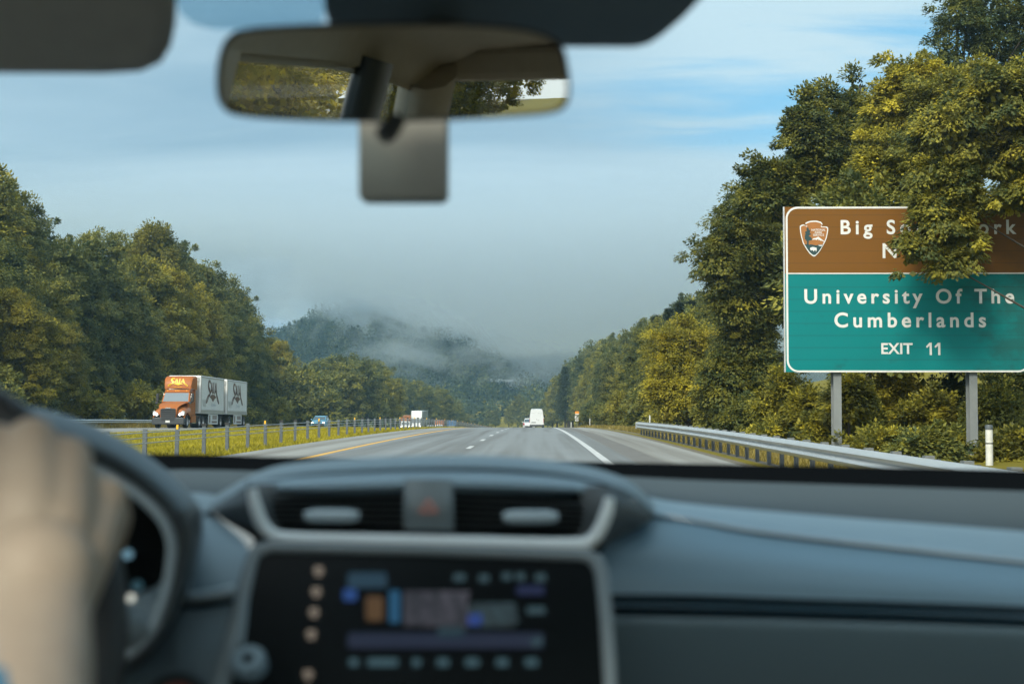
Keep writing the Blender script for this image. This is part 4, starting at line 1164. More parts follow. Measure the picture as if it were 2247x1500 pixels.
b.loft(fr_); b.hexa([(-1.1, 3.9, 1.0), (1.1, 3.9, 1.0), (1.1, 4.2, 1.0), (-1.1, 4.2, 1.0), (-1.12, 3.9, 3.06), (1.12, 3.9, 3.06), (1.12, 4.2, 3.06), (-1.12, 4.2, 3.06)])
fairing = b.build('roof_fairing', M['orange_paint'], tk, smooth=40)
def fair_pt(u, v):
    z = 3.32 + v * 0.62
    y = np.interp(z, [3.10, 3.5, 3.92, 4.08], [2.95, 2.95, 3.15, 3.40])
    return (u * 0.64, y - 0.03, z)
logo('logo', M['logo_yellow'], fairing, fair_pt, (0, -0.015, 0))
text_mesh('lettering', 'LTL Freight', M['logo_yellow'], 0.075, 0.6, fairing, 0.01, (0, 2.90, 3.20), True)
for x_ in (-0.75, -0.12, 0.0, 0.12, 0.75):
    b = MB(); b.box((x_, 2.74, 2.95), (0.06, 0.06, 0.035)); b.build('marker_lamp', M['amber'], tk)
b = MB(); b.box((-0.02, -0.012, 0.52), (0.34, 0.02, 0.17)); b.build('number_plate', M['sign_white'], tk)
b = MB(); b.box((0, 4.6, 0.80), (0.9, 5.4, 0.28)); b.box((0, 5.5, 1.02), (1.0, 1.2, 0.10)); b.build('chassis', M['chassis'], tk)

def trailer(y0, label):
    t_ = thing('box_trailer', (TX, TYY + y0, gz(TX, TYY + y0)), label, 'trailer', G_T)
    t_.rotation_euler = (-0.0165, 0, 0)
    Ln, W_, z0, z1 = 8.55, 1.29, 1.16, 4.22
    b = MB(); b.box((0, Ln / 2, (z0 + z1) / 2), (2 * W_, Ln, z1 - z0)); body = b.build('box_body', M['trailer_skin'], t_, bevel=0.05)
    for s_ in (-1, 1):
        b = MB(); b.box((s_ * (W_ + .012), Ln / 2, z0 + 0.12), (0.03, Ln - .02, 0.26)); b.box((s_ * (W_ + .012), Ln / 2, z1 - 0.10), (0.03, Ln - .02, 0.10)); b.box((s_ * (W_ + .024), Ln / 2, z0 + 0.29), (0.03, Ln - .4, 0.035))
        b.box((s_ * (W_ + .010), 0.10, (z0 + z1) / 2), (0.03, 0.16, z1 - z0 - .1)); b.box((s_ * (W_ + .010), Ln - .08, (z0 + z1) / 2), (0.03, 0.14, z1 - z0 - .1))
        b.build('side_rail', M['trailer_trim'], t_)
    b = MB(); b.box((0, -0.02, (z0 + z1) / 2), (2 * W_ - .3, 0.03, z1 - z0 - .3)); b.box((0.95, -0.06, 3.9), (0.4, 0.06, 0.3)); b.build('nose_panel', M['trailer_trim'], t_)
    lg_ = logo('logo', M['logo_brown'], body, lambda u, v: (W_ + 0.012, 4.2 + u * 1.9, 2.05 + v * 1.85), (0.012, 0, 0))
    text_mesh('lettering', 'LTL Freight', mat('pale_blue_film', (0.27, 0.36, 0.44), 0.4, noise=(3, (0.33, 0.41, 0.47), 2)), 0.24, 1.7, body, 0.01, (W_ + 0.014, 3.6, 1.80), False, rot=(0, 0, R(90)))
    b = MB()
    for k in range(3): b.prism([(W_ + .012, 0.5 + .45 * k, 2.25), (W_ + .012, 0.75 + .45 * k, 2.35), (W_ + .012, 1.0 + .4 * k, 1.75), (W_ + .012, 0.85 + .4 * k, 1.72)], (0.008, 0, 0))
    b.build('decal', mat('faded_grey_decal', (0.36, 0.38, 0.38), 0.5, noise=(4, (0.5, 0.52, 0.52), 2.5)), body)
    b = MB(); b.box((0, Ln / 2, z0 - 0.12), (0.9, Ln - .3, 0.22)); b.build('chassis', M['chassis'], t_)
    sk = MB(); sk.box((W_ - .06, 4.7, 0.72), (0.05, 3.4, 0.86)); s1 = sk.build('side_skirt', M['trailer_skin'], t_)
    sk = MB()
    for k in range(4): sk.box((W_ - .028, 4.55 + .42 * k, 0.86), (0.012, 0.26, 0.34))
    sk.box((W_ - .028, 5.1, 0.48), (0.012, 1.9, 0.16)); sk.box((W_ - .028, 3.4, 0.72), (0.012, 0.35, 0.6))
    sk.build('skirt_print', M['logo_brown'], s1)
    sk = MB(); sk.box((-W_ + .06, 4.7, 0.72), (0.05, 3.4, 0.86)); sk.build('side_skirt', M['trailer_skin'], t_)
    for s_ in (-1, 1):
        for y_ in (7.4,): wheel(t_, s_ * 1.0, y_, 0.50, 0.56)
        if y0 > 10: wheel(t_, s_ * 1.0, 1.1, 0.50, 0.56)
    for s_ in (-1, 1):
        b = MB(); b.box((s_ * 0.45, 2.3, 0.62), (0.12, 0.12, 0.9)); b.build('landing_leg', M['chassis'], t_)
    b = MB(); b.box((0, 2.5, 0.95), (0.3, 0.3, 0.3)); b.build('dolly_frame', M['chassis'], t_)
    return t_
trailer(5.2, 'white box trailer with brown lettering coupled directly behind the orange truck')
trailer(15.0, 'rear white box trailer with brown lettering, last in the orange truck combination')

# passenger car seen from the front or the back; y runs back from the bumper that faces us
def car(loc, rz, label, paint, dims, lamps, cat='car', suv=False, name='car'):
    Ln, W_, H_ = dims
    o = thing(name, loc, label, cat, None, rz)
    w2 = W_ / 2
    b = MB()
    sec = [(0.0, .42, .62, .86), (0.12, .22, .70, .95), (0.55, .20, .78, 1.0), (1.15, .20, .93, 1.0), (Ln * .75, .20, .98, 1.0), (Ln - .15, .22, .95, .96), (Ln, .40, .85, .9)]
    rows_ = []
    for y, zl, zh, k in sec:
        zh = zh * (1.12 if suv else 1.0)
        rows_.append([(-w2 * k * .94, y, zl), (-w2 * k, y, zl + .18), (-w2 * k, y, zh - .16), (-w2 * k * .92, y, zh), (0, y, zh + .04), (w2 * k * .92, y, zh), (w2 * k, y, zh - .16), (w2 * k, y, zl + .18), (w2 * k * .94, y, zl)])
    b.loft(rows_); b.add(rows_[0], [tuple(range(9))]); b.add(rows_[-1], [tuple(range(9))])
    body = b.build('body', paint, o, smooth=35)
    zb_ = 0.95 * (1.12 if suv else 1.0)
    y0, y1, y2, y3 = 1.15, 1.95, Ln - (.9 if not suv else .35), Ln - .2
    b = MB()
    b.hexa([(-w2 * .90, y0, zb_), (w2 * .90, y0, zb_), (w2 * .90, y3, zb_), (-w2 * .90, y3, zb_), (-w2 * .70, y1, H_), (w2 * .70, y1, H_), (w2 * .70, y2, H_), (-w2 * .70, y2, H_)])
    b.build('roof', paint, o, smooth=35, bevel=0.06)
    def q_(a, t0, t1, yb, yt, s_=-1):
        zA, zB = zb_ + (H_ - zb_) * .12, zb_ + (H_ - zb_) * .86
        yA, yB = yb + (yt - yb) * .12, yb + (yt - yb) * .86
        wA, wB = w2 * (.90 - .2 * .12) * .93, w2 * (.90 - .2 * .86) * .93
        bb = MB(); bb.add([(-wA, yA + s_ * .035, zA), (wA, yA + s_ * .035, zA), (wB, yB + s_ * .035, zB), (-wB, yB + s_ * .035, zB), (-wA, yA - s_ * .02, zA), (wA, yA - s_ * .02, zA), (wB, yB - s_ * .02, zB), (-wB, yB - s_ * .02, zB)], [(0, 1, 2, 3), (4, 5, 6, 7), (0, 1, 5, 4), (1, 2, 6, 5), (2, 3, 7, 6), (3, 0, 4, 7)])
        return bb.build(a, M['dark_glass'], o)
    q_('windshield', 0, 0, y0, y1, -1); q_('rear_window', 0, 0, y3, y2, 1)
    for s_ in (-1, 1):
        bb = MB(); zA, zB = zb_ + (H_ - zb_) * .12, zb_ + (H_ - zb_) * .86
        wA, wB = w2 * (.90 - .024) + .012, w2 * (.90 - .172) + .012
        bb.prism([(s_ * wA, y0 + .25, zA), (s_ * wA, y3 - .15, zA), (s_ * wB, y2 - .08, zB), (s_ * wB, y1 + .02, zB)], (s_ * .01, 0, 0)); bb.build('side_window', M['dark_glass'], o)
        bb = MB(); bb.box((s_ * (w2 + .08), y0 + .35, zb_ + .1), (.18, .1, .14)); bb.build('mirror', paint, o, bevel=.03)
        bb = MB()
        if lamps == 'tail': bb.box((s_ * w2 * .84, -0.0, .78 * (1.12 if suv else 1)), (w2 * .22, .10, .30)); bb.build('tail_light', M['red_lamp'], o, bevel=.02)
        else: bb.lathe([(0.001, -.05), (.10, -.045), (.13, .0), (.12, .1)], (s_ * w2 * .74, .06, .66), 'y', 14); bb.build('headlight', lamps, o)
        wheel(o, s_ * (w2 - .12), .85, .33, .22); wheel(o, s_ * (w2 - .12), Ln - .95, .33, .22)
    bb = MB(); bb.box((0, -.01, .46), (W_ * .62, .06, .22)); bb.build('grille' if lamps != 'tail' else 'bumper', M['chassis'], o, bevel=.02)
    bb = MB(); bb.box((0, -.03, .62 if lamps == 'tail' else .40), (.34, .02, .12)); bb.build('number_plate', M['sign_white'], o)
    return o
M['sky_blue'] = mat('light_blue_car_paint', (0.10, 0.30, 0.46), 0.3, coat=0.5, noise=(1, (0.11, 0.32, 0.48), 2))
y = 178; x = (697 - 1175) / F * y
car((x, y, gz(x, y)), 0.0, 'light blue car with warm headlights on, coming towards the camera', M['sky_blue'], (4.6, 1.9, 1.52), M['lamp_warm'])
y = 222; x = (1160.5 - 1175) / F * y
car((x, y, prof(y)), 0.0, 'white car ahead, half hidden behind the white van', M['white_body'], (4.6, 1.86, 1.72), 'tail', suv=True)

# the white van ahead, seen from behind
vn = thing('delivery_van', (1177 and (1177.5 - 1175) / F * 200, 200, prof(200)), 'tall white delivery van driving ahead in the right lane', 'van')
b = MB()
sec = [(0.0, 1.0), (0.9, 1.0), (4.2, 1.0), (5.0, .95), (5.9, .9)]
rows_ = []
for (y, k), (zt, zl) in zip(sec, ((2.72, .45), (2.80, .38), (2.80, .38), (2.3, .38), (1.15, .42))):
    rows_.append([(-.97 * k, y, zl), (-1.0 * k, y, zl + .5), (-.985 * k, y, min(1.5, zt * .62)), (-.82 * k, y, zt - .12), (-.72 * k, y, zt), (0, y, zt + .03), (.72 * k, y, zt), (.82 * k, y, zt - .12), (.985 * k, y, min(1.5, zt * .62)), (1.0 * k, y, zl + .5), (.97 * k, y, zl)])
b.loft(rows_); b.add(rows_[0], [tuple(range(11))]); b.add(rows_[-1], [tuple(range(11))])
b.build('body', M['white_body'], vn, smooth=35)
M['seam'] = mat('panel_gap', (0.10, 0.11, 0.12), 0.7)
for s_ in (-1, 1):
    b = MB(); b.prism([(s_ * .012, -.012, .62), (s_ * .90, -.012, .62), (s_ * .92, -.012, 1.4), (s_ * .77, -.012, 2.58), (s_ * .012, -.012, 2.62)], (0, .02, 0)); dr = b.build('rear_door', M['white_body'], vn)
    b = MB(); b.box((s_ * .45, -.018, 2.22), (.62, .012, .015)); b.build('seam_line', M['seam'], dr)
    b = MB(); b.prism([(s_ * .965, -.015, .85), (s_ * 1.0, -.01, .85), (s_ * .985, -.01, 1.5), (s_ * .935, -.015, 1.5)], (0, .06, 0)); b.build('tail_light', M['red_lamp'], vn)
    b = MB(); b.box((s_ * 1.12, 4.4, 1.75), (.22, .12, .36)); b.build('mirror', M['black_plastic'], vn, bevel=.03)
    wheel(vn, s_ * .86, 1.2, .36, .24); wheel(vn, s_ * .86, 4.9, .36, .24)
b = MB(); b.box((0, -.06, .50), (1.94, .16, .26)); b.build('bumper', M['bumper'], vn, bevel=.04)
b = MB(); b.box((0.0, -.03, 1.35), (.05, .04, .14)); b.build('door_handle', M['black_plastic'], vn)
b = MB(); b.box((0.24, -.02, 1.22), (.24, .02, .035)); b.build('script_badge', M['black_plastic'], vn)
b = MB(); b.box((-.42, -.03, .93), (.62, .03, .09)); b.build('number_plate', M['bumper'], vn)

# trucks and cars far down the opposite carriageway
def box_truck(x, y, label, cabp, boxp, H_=3.9, W_=2.5, Ln=9.0, cab_h=2.6, cat='truck', fairing=None, name='box_truck'):
    o = thing(name, (x, y, gz(x, y)), label, cat)
    b = MB(); b.hexa([(-W_ * .44, 0, .45), (W_ * .44, 0, .45), (W_ * .46, 2.2, .45), (-W_ * .46, 2.2, .45), (-W_ * .43, .25, cab_h * .55), (W_ * .43, .25, cab_h * .55), (W_ * .44, 2.2, cab_h), (-W_ * .44, 2.2, cab_h)])
    b.hexa([(-W_ * .43, .5, cab_h * .551), (W_ * .43, .5, cab_h * .551), (W_ * .44, 2.19, cab_h * .551), (-W_ * .44, 2.19, cab_h * .551), (-W_ * .40, .9, cab_h), (W_ * .40, .9, cab_h), (W_ * .43, 2.19, cab_h + .02), (-W_ * .43, 2.19, cab_h + .02)])
    b.build('cab', cabp, o, bevel=.05)
    b = MB(); b.add([(-W_ * .38, .52, cab_h * .62), (W_ * .38, .52, cab_h * .62), (W_ * .36, .80, cab_h * .93), (-W_ * .36, .80, cab_h * .93), (-W_ * .38, .62, cab_h * .62), (W_ * .38, .62, cab_h * .62), (W_ * .36, .9, cab_h * .93), (-W_ * .36, .9, cab_h * .93)], [(0, 1, 2, 3), (4, 5, 6, 7), (0, 1, 5, 4), (1, 2, 6, 5), (2, 3, 7, 6), (3, 0, 4, 7)]); b.build('windshield', M['dark_glass'], o)
    b = MB(); b.box((0, 2.4 + Ln / 2, (1.0 + H_) / 2), (W_, Ln, H_ - 1.0)); b.build('cargo_box', boxp, o, bevel=.05)
    if fairing:
        b = MB(); b.hexa([(-W_ * .42, .95, cab_h + .03), (W_ * .42, .95, cab_h + .03), (W_ * .46, 2.35, cab_h + .03), (-W_ * .46, 2.35, cab_h + .03), (-W_ * .42, 1.5, H_), (W_ * .42, 1.5, H_), (W_ * .45, 2.35, H_ + .05), (-W_ * .45, 2.35, H_ + .05)]); b.build('roof_fairing', fairing, o, bevel=.06)
    b = MB(); b.box((0, -.06, .50), (W_ * .9, .16, .34)); b.build('bumper', M['bumper'], o)
    for s_ in (-1, 1):
        b = MB(); b.box((s_ * W_ * .36, -.02, .92), (.26, .06, .16)); b.build('headlight', M['lamp_on'], o)
        b = MB(); b.box((s_ * W_ * .52, .7, cab_h * .78), (.16, .12, .5)); b.build('mirror', M['black_plastic'], o)
        for y_ in (.9, Ln * .8, Ln * .8 + 1.1): wheel(o, s_ * W_ * .42, y_, .48, .3)
    return o
def onroad(px, y): return ((px - 1175) / F * y, y)
M['rust_box'] = mat('brown_orange_box_paint', (0.30, 0.12, 0.045), 0.5, noise=(1, (0.25, 0.10, 0.04), 2))
M['blue_box'] = mat('strong_blue_paint', (0.015, 0.13, 0.33), 0.4, noise=(1, (0.02, 0.15, 0.36), 2))
M['pale_box'] = mat('grey_trailer_side', (0.25, 0.28, 0.29), 0.5, noise=(1, (0.22, 0.25, 0.26), 2))
x, y = onroad(913, 292); box_truck(x, y, 'white semi truck with a tall roof fairing far down the opposite lanes', M['white_body'], M['pale_box'], 4.1, 2.6, 13, 2.7, fairing=M['white_body'])
x, y = onroad(889, 316); box_truck(x, y, 'brown box truck with a white cab left of the far white semi', M['white_body'], M['rust_box'], 3.5, 2.4, 6.5, 2.2)
x, y = onroad(943, 345); car((x, y, gz(x, y)), 0.0, 'far white car with one bright headlight behind the barrier posts', M['white_body'], (4.5, 1.85, 1.5), M['lamp_warm'])
x, y = onroad(963, 372); box_truck(x, y, 'small orange box truck far behind the barrier posts', M['white_body'], M['orange_paint'], 2.9, 2.3, 6, 1.9)
x, y = onroad(990, 410); box_truck(x, y, 'blue box truck farthest down the opposite lanes', M['blue_box'], M['blue_box'], 3.3, 2.4, 7, 2.1)

# utility pole and the houses in the valley
up = thing('utility_pole', (*onroad(641, 250), gz(*onroad(641, 250))), 'wooden utility pole in the gap right of the left wood', 'utility pole')
M['pole_wood'] = mat('grey_pole_wood', (0.20, 0.18, 0.15), 0.85, noise=(6, (0.13, 0.115, 0.10), 2))
b = MB(); b.tube([(0, 0, -.5), (0, 0, 7.5)], [0.16, 0.11], 10); b.build('pole', M['pole_wood'], up, smooth=60)
b = MB(); b.box((0, -.13, 6.9), (2.2, .1, .12)); b.build('crossarm', M['pole_wood'], up)
b = MB(); b.lathe([(.001, 0), (.2, 0), (.22, .3), (.2, .62), (.001, .64)], (.28, -.1, 5.9), 'z', 12); b.build('transformer', M['marker_white'], up, smooth=40)
M['house_wall'] = mat('pale_house_siding', (0.26, 0.26, 0.25), 0.7, noise=(2, (0.20, 0.20, 0.19), 2))
M['house_roof'] = mat('light_metal_roof', (0.32, 0.34, 0.35), 0.5, noise=(1, (0.25, 0.27, 0.28), 2))
def house(px, py, y, wd, dp, h, label, rz):
    c = PY(px, py, y)
    o = thing('house', (c.x, y, c.z), label, 'house', None, rz)
    b = MB(); b.box((0, 0, h / 2 - .5), (wd, dp, h + 1)); b.build('wall', M['house_wall'], o)
    b = MB(); b.prism([(-wd / 2 - .4, -dp / 2 - .4, h), (-wd / 2 - .4, 0, h + dp * .32), (-wd / 2 - .4, dp / 2 + .4, h)], (wd + .8, 0, 0)); b.build('roof', M['house_roof'], o)
    for k in (-1, 1):
        b = MB(); b.box((k * wd * .27, -dp / 2 - .02, h * .55), (1.1, .06, 1.2)); b.build('window', M['dark_glass'], o)
    b = MB(); b.box((0, -dp / 2 - .02, 1.05), (1.0, .06, 2.1)); b.build('door', M['chassis'], o)
house(1090, 846, 840, 7, 6, 2.2, 'pale low house half hidden by trees at the foot of the misty hill', 0.2)
house(1114, 845, 850, 6, 5, 2.0, 'smaller white-roofed house just right of the pale low house', -0.15)

# ------------------------------------------------------------------ the car we sit in (its frame stands on the road under the camera)
own = thing('car', (0, 0, 0), 'interior of the car the picture is taken from, with grey dashboard and rear-view mirror', 'car')
M['dash'] = mat('dashboard_soft_plastic', (0.205, 0.29, 0.345), 0.46, spec=0.4, noise=(2.0, (0.185, 0.265, 0.32), 1.5), bump=(420, 0.12, 0.002))
M['dash_top'] = mat('dash_plastic_darkened_top', (0.165, 0.225, 0.262), 0.55, spec=0.3, noise=(2.0, (0.148, 0.205, 0.24), 1.5), bump=(420, 0.12, 0.002))  # same dash plastic, darkened to offset the sky light on its top
M['dash_back'] = mat('dash_plastic_shaded_back', (0.055, 0.072, 0.083), 0.7, spec=0.12, noise=(2.0, (0.048, 0.064, 0.074), 1.5), bump=(420, 0.12, 0.002))  # same dash plastic, the dimness of its back put into the colour
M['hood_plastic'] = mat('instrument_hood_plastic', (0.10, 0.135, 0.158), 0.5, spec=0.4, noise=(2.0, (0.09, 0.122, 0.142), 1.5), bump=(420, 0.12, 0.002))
M['dash_passenger'] = mat('dash_plastic_shaded_face', (0.125, 0.215, 0.28), 0.46, spec=0.4, noise=(2.0, (0.112, 0.195, 0.258), 1.5), bump=(420, 0.12, 0.002))  # same dash plastic, shade of the passenger face painted in as darker colour
M['dash_ridge'] = mat('dash_plastic_lit_ridge', (0.21, 0.30, 0.36), 0.5, spec=0.3, noise=(2.0, (0.19, 0.275, 0.335), 1.5), bump=(420, 0.12, 0.002))  # same dash plastic, lighter: the ridge's highlight is in its colour
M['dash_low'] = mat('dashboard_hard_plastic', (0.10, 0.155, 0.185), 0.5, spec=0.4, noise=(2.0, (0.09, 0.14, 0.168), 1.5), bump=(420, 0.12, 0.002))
M['dash_dark'] = mat('dark_trim_plastic', (0.030, 0.040, 0.046), 0.42, noise=(3, (0.025, 0.034, 0.04), 2))
M['navy_trim'] = mat('navy_gloss_strip', (0.018, 0.055, 0.085), 0.25, noise=(3, (0.015, 0.05, 0.078), 2))
M['slat'] = mat('vent_slat_plastic', (0.09, 0.11, 0.12), 0.5, noise=(3, (0.08, 0.098, 0.108), 2))
M['black_gloss'] = mat('black_gloss_panel', (0.005, 0.007, 0.008), 0.3, spec=0.08)
M['black_matt'] = mat('black_seam', (0.004, 0.005, 0.006), 1.0, spec=0.0)
M['silver'] = mat('satin_silver_trim', (0.42, 0.52, 0.58), 0.35, 0.15, noise=(6, (0.38, 0.48, 0.54), 2))
M['bright_silver'] = mat('bright_satin_trim', (0.80, 0.88, 0.92), 0.32, 0.1, noise=(6, (0.76, 0.84, 0.88), 2))
M['vent_dark'] = mat('dark_vent_surround', (0.045, 0.058, 0.066), 0.5, noise=(3, (0.038, 0.05, 0.058), 2))
M['bezel'] = mat('grey_bezel', (0.175, 0.215, 0.235), 0.4, 0.0, noise=(4, (0.16, 0.198, 0.218), 2))
M['lining'] = mat('beige_headlining', (0.46, 0.415, 0.345), 0.95, spec=0.1, noise=(40, (0.415, 0.375, 0.31), 2))
M['visor'] = mat('visor_cloth', (0.36, 0.35, 0.325), 0.95, spec=0.1, noise=(60, (0.32, 0.31, 0.29), 2))
M['seat'] = mat('grey_beige_seat_cloth', (0.30, 0.28, 0.25), 0.95, spec=0.1, noise=(90, (0.24, 0.225, 0.20), 2))
M['door_trim'] = mat('grey_door_trim', (0.22, 0.22, 0.21), 0.7, noise=(3, (0.19, 0.19, 0.18), 2))
M['glass_wind'] = thin_glass('windscreen_glass', (0.93, 0.955, 0.96), 0.012)
M['glass_side'] = thin_glass('side_window_glass', (0.88, 0.90, 0.90), 0.04)

def prow(pts, n=33):
    """a smooth row of points through (px, py, d)"""
    return [P(*q) for q in spl(pts, n)]
def surf(rows, n=33, sub=5):
    """rows of (px, py, d) controls, smoothed along and across"""
    a = np.array([spl(r_, n) for r_ in rows])
    a = np.array([spl(a[:, k], (len(rows) - 1) * sub + 1) for k in range(n)]).transpose(1, 0, 2)
    return [[P(*q) for q in r_] for r_ in a]
def plane3(a, b_, c):
    a, b_, c = P(*a), P(*b_), P(*c)
    return a, (b_ - a).cross(c - a).normalized()
def on(pl, px, py, off=0.0):
    o_ = Vector((0, 0, CH)); v = (P(px, py, 1.0) - o_)
    n_ = pl[1] if pl[1].dot(v) < 0 else -pl[1]
    t = (pl[0] + n_ * off - o_).dot(n_) / v.dot(n_)
    return o_ + v * t

# --- dashboard
db = bpy.data.objects.new('dashboard', None); COL.objects.link(db); db.parent = own
BAND = [(-900, 1000), (300, 1003), (600, 1010), (1000, 1016), (1300, 1021), (1800, 1030), (2247, 1040), (3000, 1056)]
b = MB()
b.loft([prow([(x, y - 8, 1.88) for x, y in BAND], 41), prow([(x, y + 3, 1.80) for x, y in BAND], 41), prow([(x, y + 36, 1.70) for x, y in BAND], 41), prow([(x, y + 70, 1.66) for x, y in BAND], 41)])
b.build('defroster_strip', M['black_matt'], db, smooth=60)
RG = [(440, 1106), (490, 1078), (545, 1046), (600, 1024), (680, 1012), (800, 1004), (940, 999), (1080, 1000), (1200, 1009), (1300, 1026), (1380, 1054), (1435, 1100)]
def hump(dy, d, k=1.0): return [(940 + (x - 940) * k, y + dy, d) for x, y in RG]
b = MB(); b.loft(surf([hump(14, 1.78), hump(2, 1.45), hump(0, 1.34), hump(8, 1.25), hump(24, 1.19), hump(31, 1.20)], 61, 4))
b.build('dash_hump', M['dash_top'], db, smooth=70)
BR = [(500, 1084), (552, 1058), (610, 1042), (690, 1034), (800, 1028), (940, 1024), (1080, 1026), (1200, 1034), (1290, 1048), (1345, 1064), (1398, 1088)]
def brow(dy, d): return [(x, y + dy * (1 - .92 * (abs(x - 945) / 450) ** 4), d + .05 * (abs(x - 945) / 450) ** 4) for x, y in BR]
b = MB(); b.loft(surf([brow(-2, 1.225), brow(8, 1.20), brow(12, 1.175), brow(22, 1.150), brow(40, 1.140), brow(54, 1.15)], 61, 4))
b.build('vent_brow', M['dash'], db, smooth=70)
# right side: pad, face, strip, glovebox
cols = lambda *q: list(q)
r_pad = [[(1290, 1040, 1.66), (1511, 1052, 1.66), (1806, 1062, 1.66), (2247, 1077, 1.66), (2900, 1100, 1.66)],
         [(1330, 1054, 1.58), (1540, 1070, 1.58), (1850, 1086, 1.58), (2247, 1110, 1.58), (2900, 1150, 1.58)],
         [(1370, 1070, 1.50), (1550, 1088, 1.50), (1880, 1106, 1.50), (2247, 1136, 1.50), (2900, 1185, 1.50)],
         [(1400, 1084, 1.36), (1500, 1103, 1.38), (1800, 1130, 1.38), (2247, 1165, 1.38), (2900, 1220, 1.38)],
         [(1425, 1104, 1.26), (1500, 1118, 1.27), (1760, 1150, 1.27), (2247, 1205, 1.27), (2900, 1275, 1.27)],
         [(1432, 1128, 1.225), (1500, 1136, 1.23), (1721, 1172, 1.23), (2247, 1231, 1.23), (2900, 1305, 1.23)]]
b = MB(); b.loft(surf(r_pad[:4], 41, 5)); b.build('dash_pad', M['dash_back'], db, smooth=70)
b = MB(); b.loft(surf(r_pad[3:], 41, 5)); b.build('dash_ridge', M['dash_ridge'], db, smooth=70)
r_face = [[(1425, 1126, 1.240), (1500, 1138, 1.240), (1721, 1174, 1.240), (2247, 1233, 1.240), (2900, 1308, 1.240)],
          [(1400, 1150, 1.215), (1500, 1158, 1.215), (1721, 1196, 1.215), (2247, 1252, 1.215), (2900, 1320, 1.215)],
          [(1330, 1195, 1.180), (1500, 1205, 1.180), (1721, 1232, 1.180), (2247, 1280, 1.180), (2900, 1340, 1.180)],
          [(1305, 1260, 1.165), (1500, 1265, 1.165), (1721, 1275, 1.165), (2247, 1305, 1.165), (2900, 1350, 1.165)],
          [(1305, 1303, 1.160), (1500, 1304, 1.160), (1721, 1311, 1.160), (2247, 1330, 1.160), (2900, 1362, 1.160)]]
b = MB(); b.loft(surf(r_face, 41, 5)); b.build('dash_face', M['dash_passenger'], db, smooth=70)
r_st = [[(1300, 1300, 1.185), (1721, 1308, 1.185), (2247, 1328, 1.185), (2900, 1360, 1.185)], [(1300, 1318, 1.165), (1721, 1328, 1.165), (2247, 1344, 1.165), (2900, 1372, 1.165)],
        [(1300, 1334, 1.165), (1721, 1344, 1.165), (2247, 1364, 1.165), (2900, 1396, 1.165)], [(1300, 1344, 1.19), (1721, 1354, 1.19), (2247, 1374, 1.19), (2900, 1406, 1.19)]]
b = MB(); b.loft(surf(r_st, 31, 3)); b.build('trim_strip', M['navy_trim'], db, smooth=70)
r_gb = [[(1300, 1338, 1.21), (1721, 1350, 1.20), (2247, 1372, 1.19), (2900, 1404, 1.19)], [(1300, 1349, 1.165), (1721, 1358, 1.165), (2247, 1376, 1.165), (2900, 1406, 1.165)],
        [(1300, 1375, 1.155), (1721, 1382, 1.155), (2247, 1398, 1.155), (2900, 1425, 1.155)], [(1300, 1560, 1.185), (1721, 1560, 1.185), (2247, 1565, 1.185), (2900, 1590, 1.185)], [(1300, 1950, 1.30), (1721, 1950, 1.30), (2247, 1950, 1.30), (2900, 1950, 1.30)]]
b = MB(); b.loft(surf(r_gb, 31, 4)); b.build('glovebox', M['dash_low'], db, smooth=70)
# left side: pad behind the instrument hood, face left of the screen
r_l = [[(-900, 1026, 1.70), (200, 1030, 1.70), (430, 1030, 1.70), (600, 1034, 1.70)], [(-900, 1050, 1.50), (200, 1050, 1.50), (420, 1050, 1.50), (530, 1056, 1.50)],
       [(-900, 1090, 1.35), (200, 1085, 1.35), (410, 1080, 1.35), (484, 1088, 1.35)], [(-900, 1135, 1.25), (200, 1130, 1.25), (410, 1108, 1.25), (462, 1110, 1.25)],
       [(-900, 1180, 1.19), (200, 1165, 1.17), (400, 1135, 1.17), (486, 1142, 1.175)], [(-900, 1260, 1.15), (200, 1240, 1.11), (400, 1215, 1.085), (548, 1208, 1.10)], [(-900, 1400, 1.13), (200, 1360, 1.07), (400, 1330, 1.055), (545, 1330, 1.045)], [(-900, 1560, 1.13), (200, 1540, 1.06), (400, 1520, 1.035), (525, 1520, 1.02)], [(-900, 1950, 1.2), (200, 1950, 1.1), (400, 1950, 1.1), (500, 1950, 1.1)]]
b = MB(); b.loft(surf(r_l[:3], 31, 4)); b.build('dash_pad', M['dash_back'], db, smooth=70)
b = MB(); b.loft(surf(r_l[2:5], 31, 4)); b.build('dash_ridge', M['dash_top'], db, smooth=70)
b = MB(); b.loft(surf(r_l[4:], 31, 4)); b.build('dash_face', M['dash'], db, smooth=70)
b = MB(); b.loft(surf([[(398, 1298, 1.062), (450, 1294, 1.056), (512, 1282, 1.05)], [(398, 1304, 1.046), (450, 1299, 1.041), (514, 1287, 1.035)], [(398, 1318, 1.046), (450, 1314, 1.041), (514, 1303, 1.035)], [(398, 1328, 1.060), (450, 1324, 1.055), (512, 1315, 1.05)]], 12, 3)); b.build('trim_strip', M['silver'], db, smooth=70)
b = MB(); b.loft(surf([[(398, 1326, 1.05), (450, 1322, 1.045), (512, 1313, 1.038)], [(398, 1336, 1.048), (450, 1332, 1.043), (510, 1323, 1.036)]], 12, 2)); b.build('dark_gap', M['black_matt'], db, smooth=70)  # black line along the lower edge of the silver strip
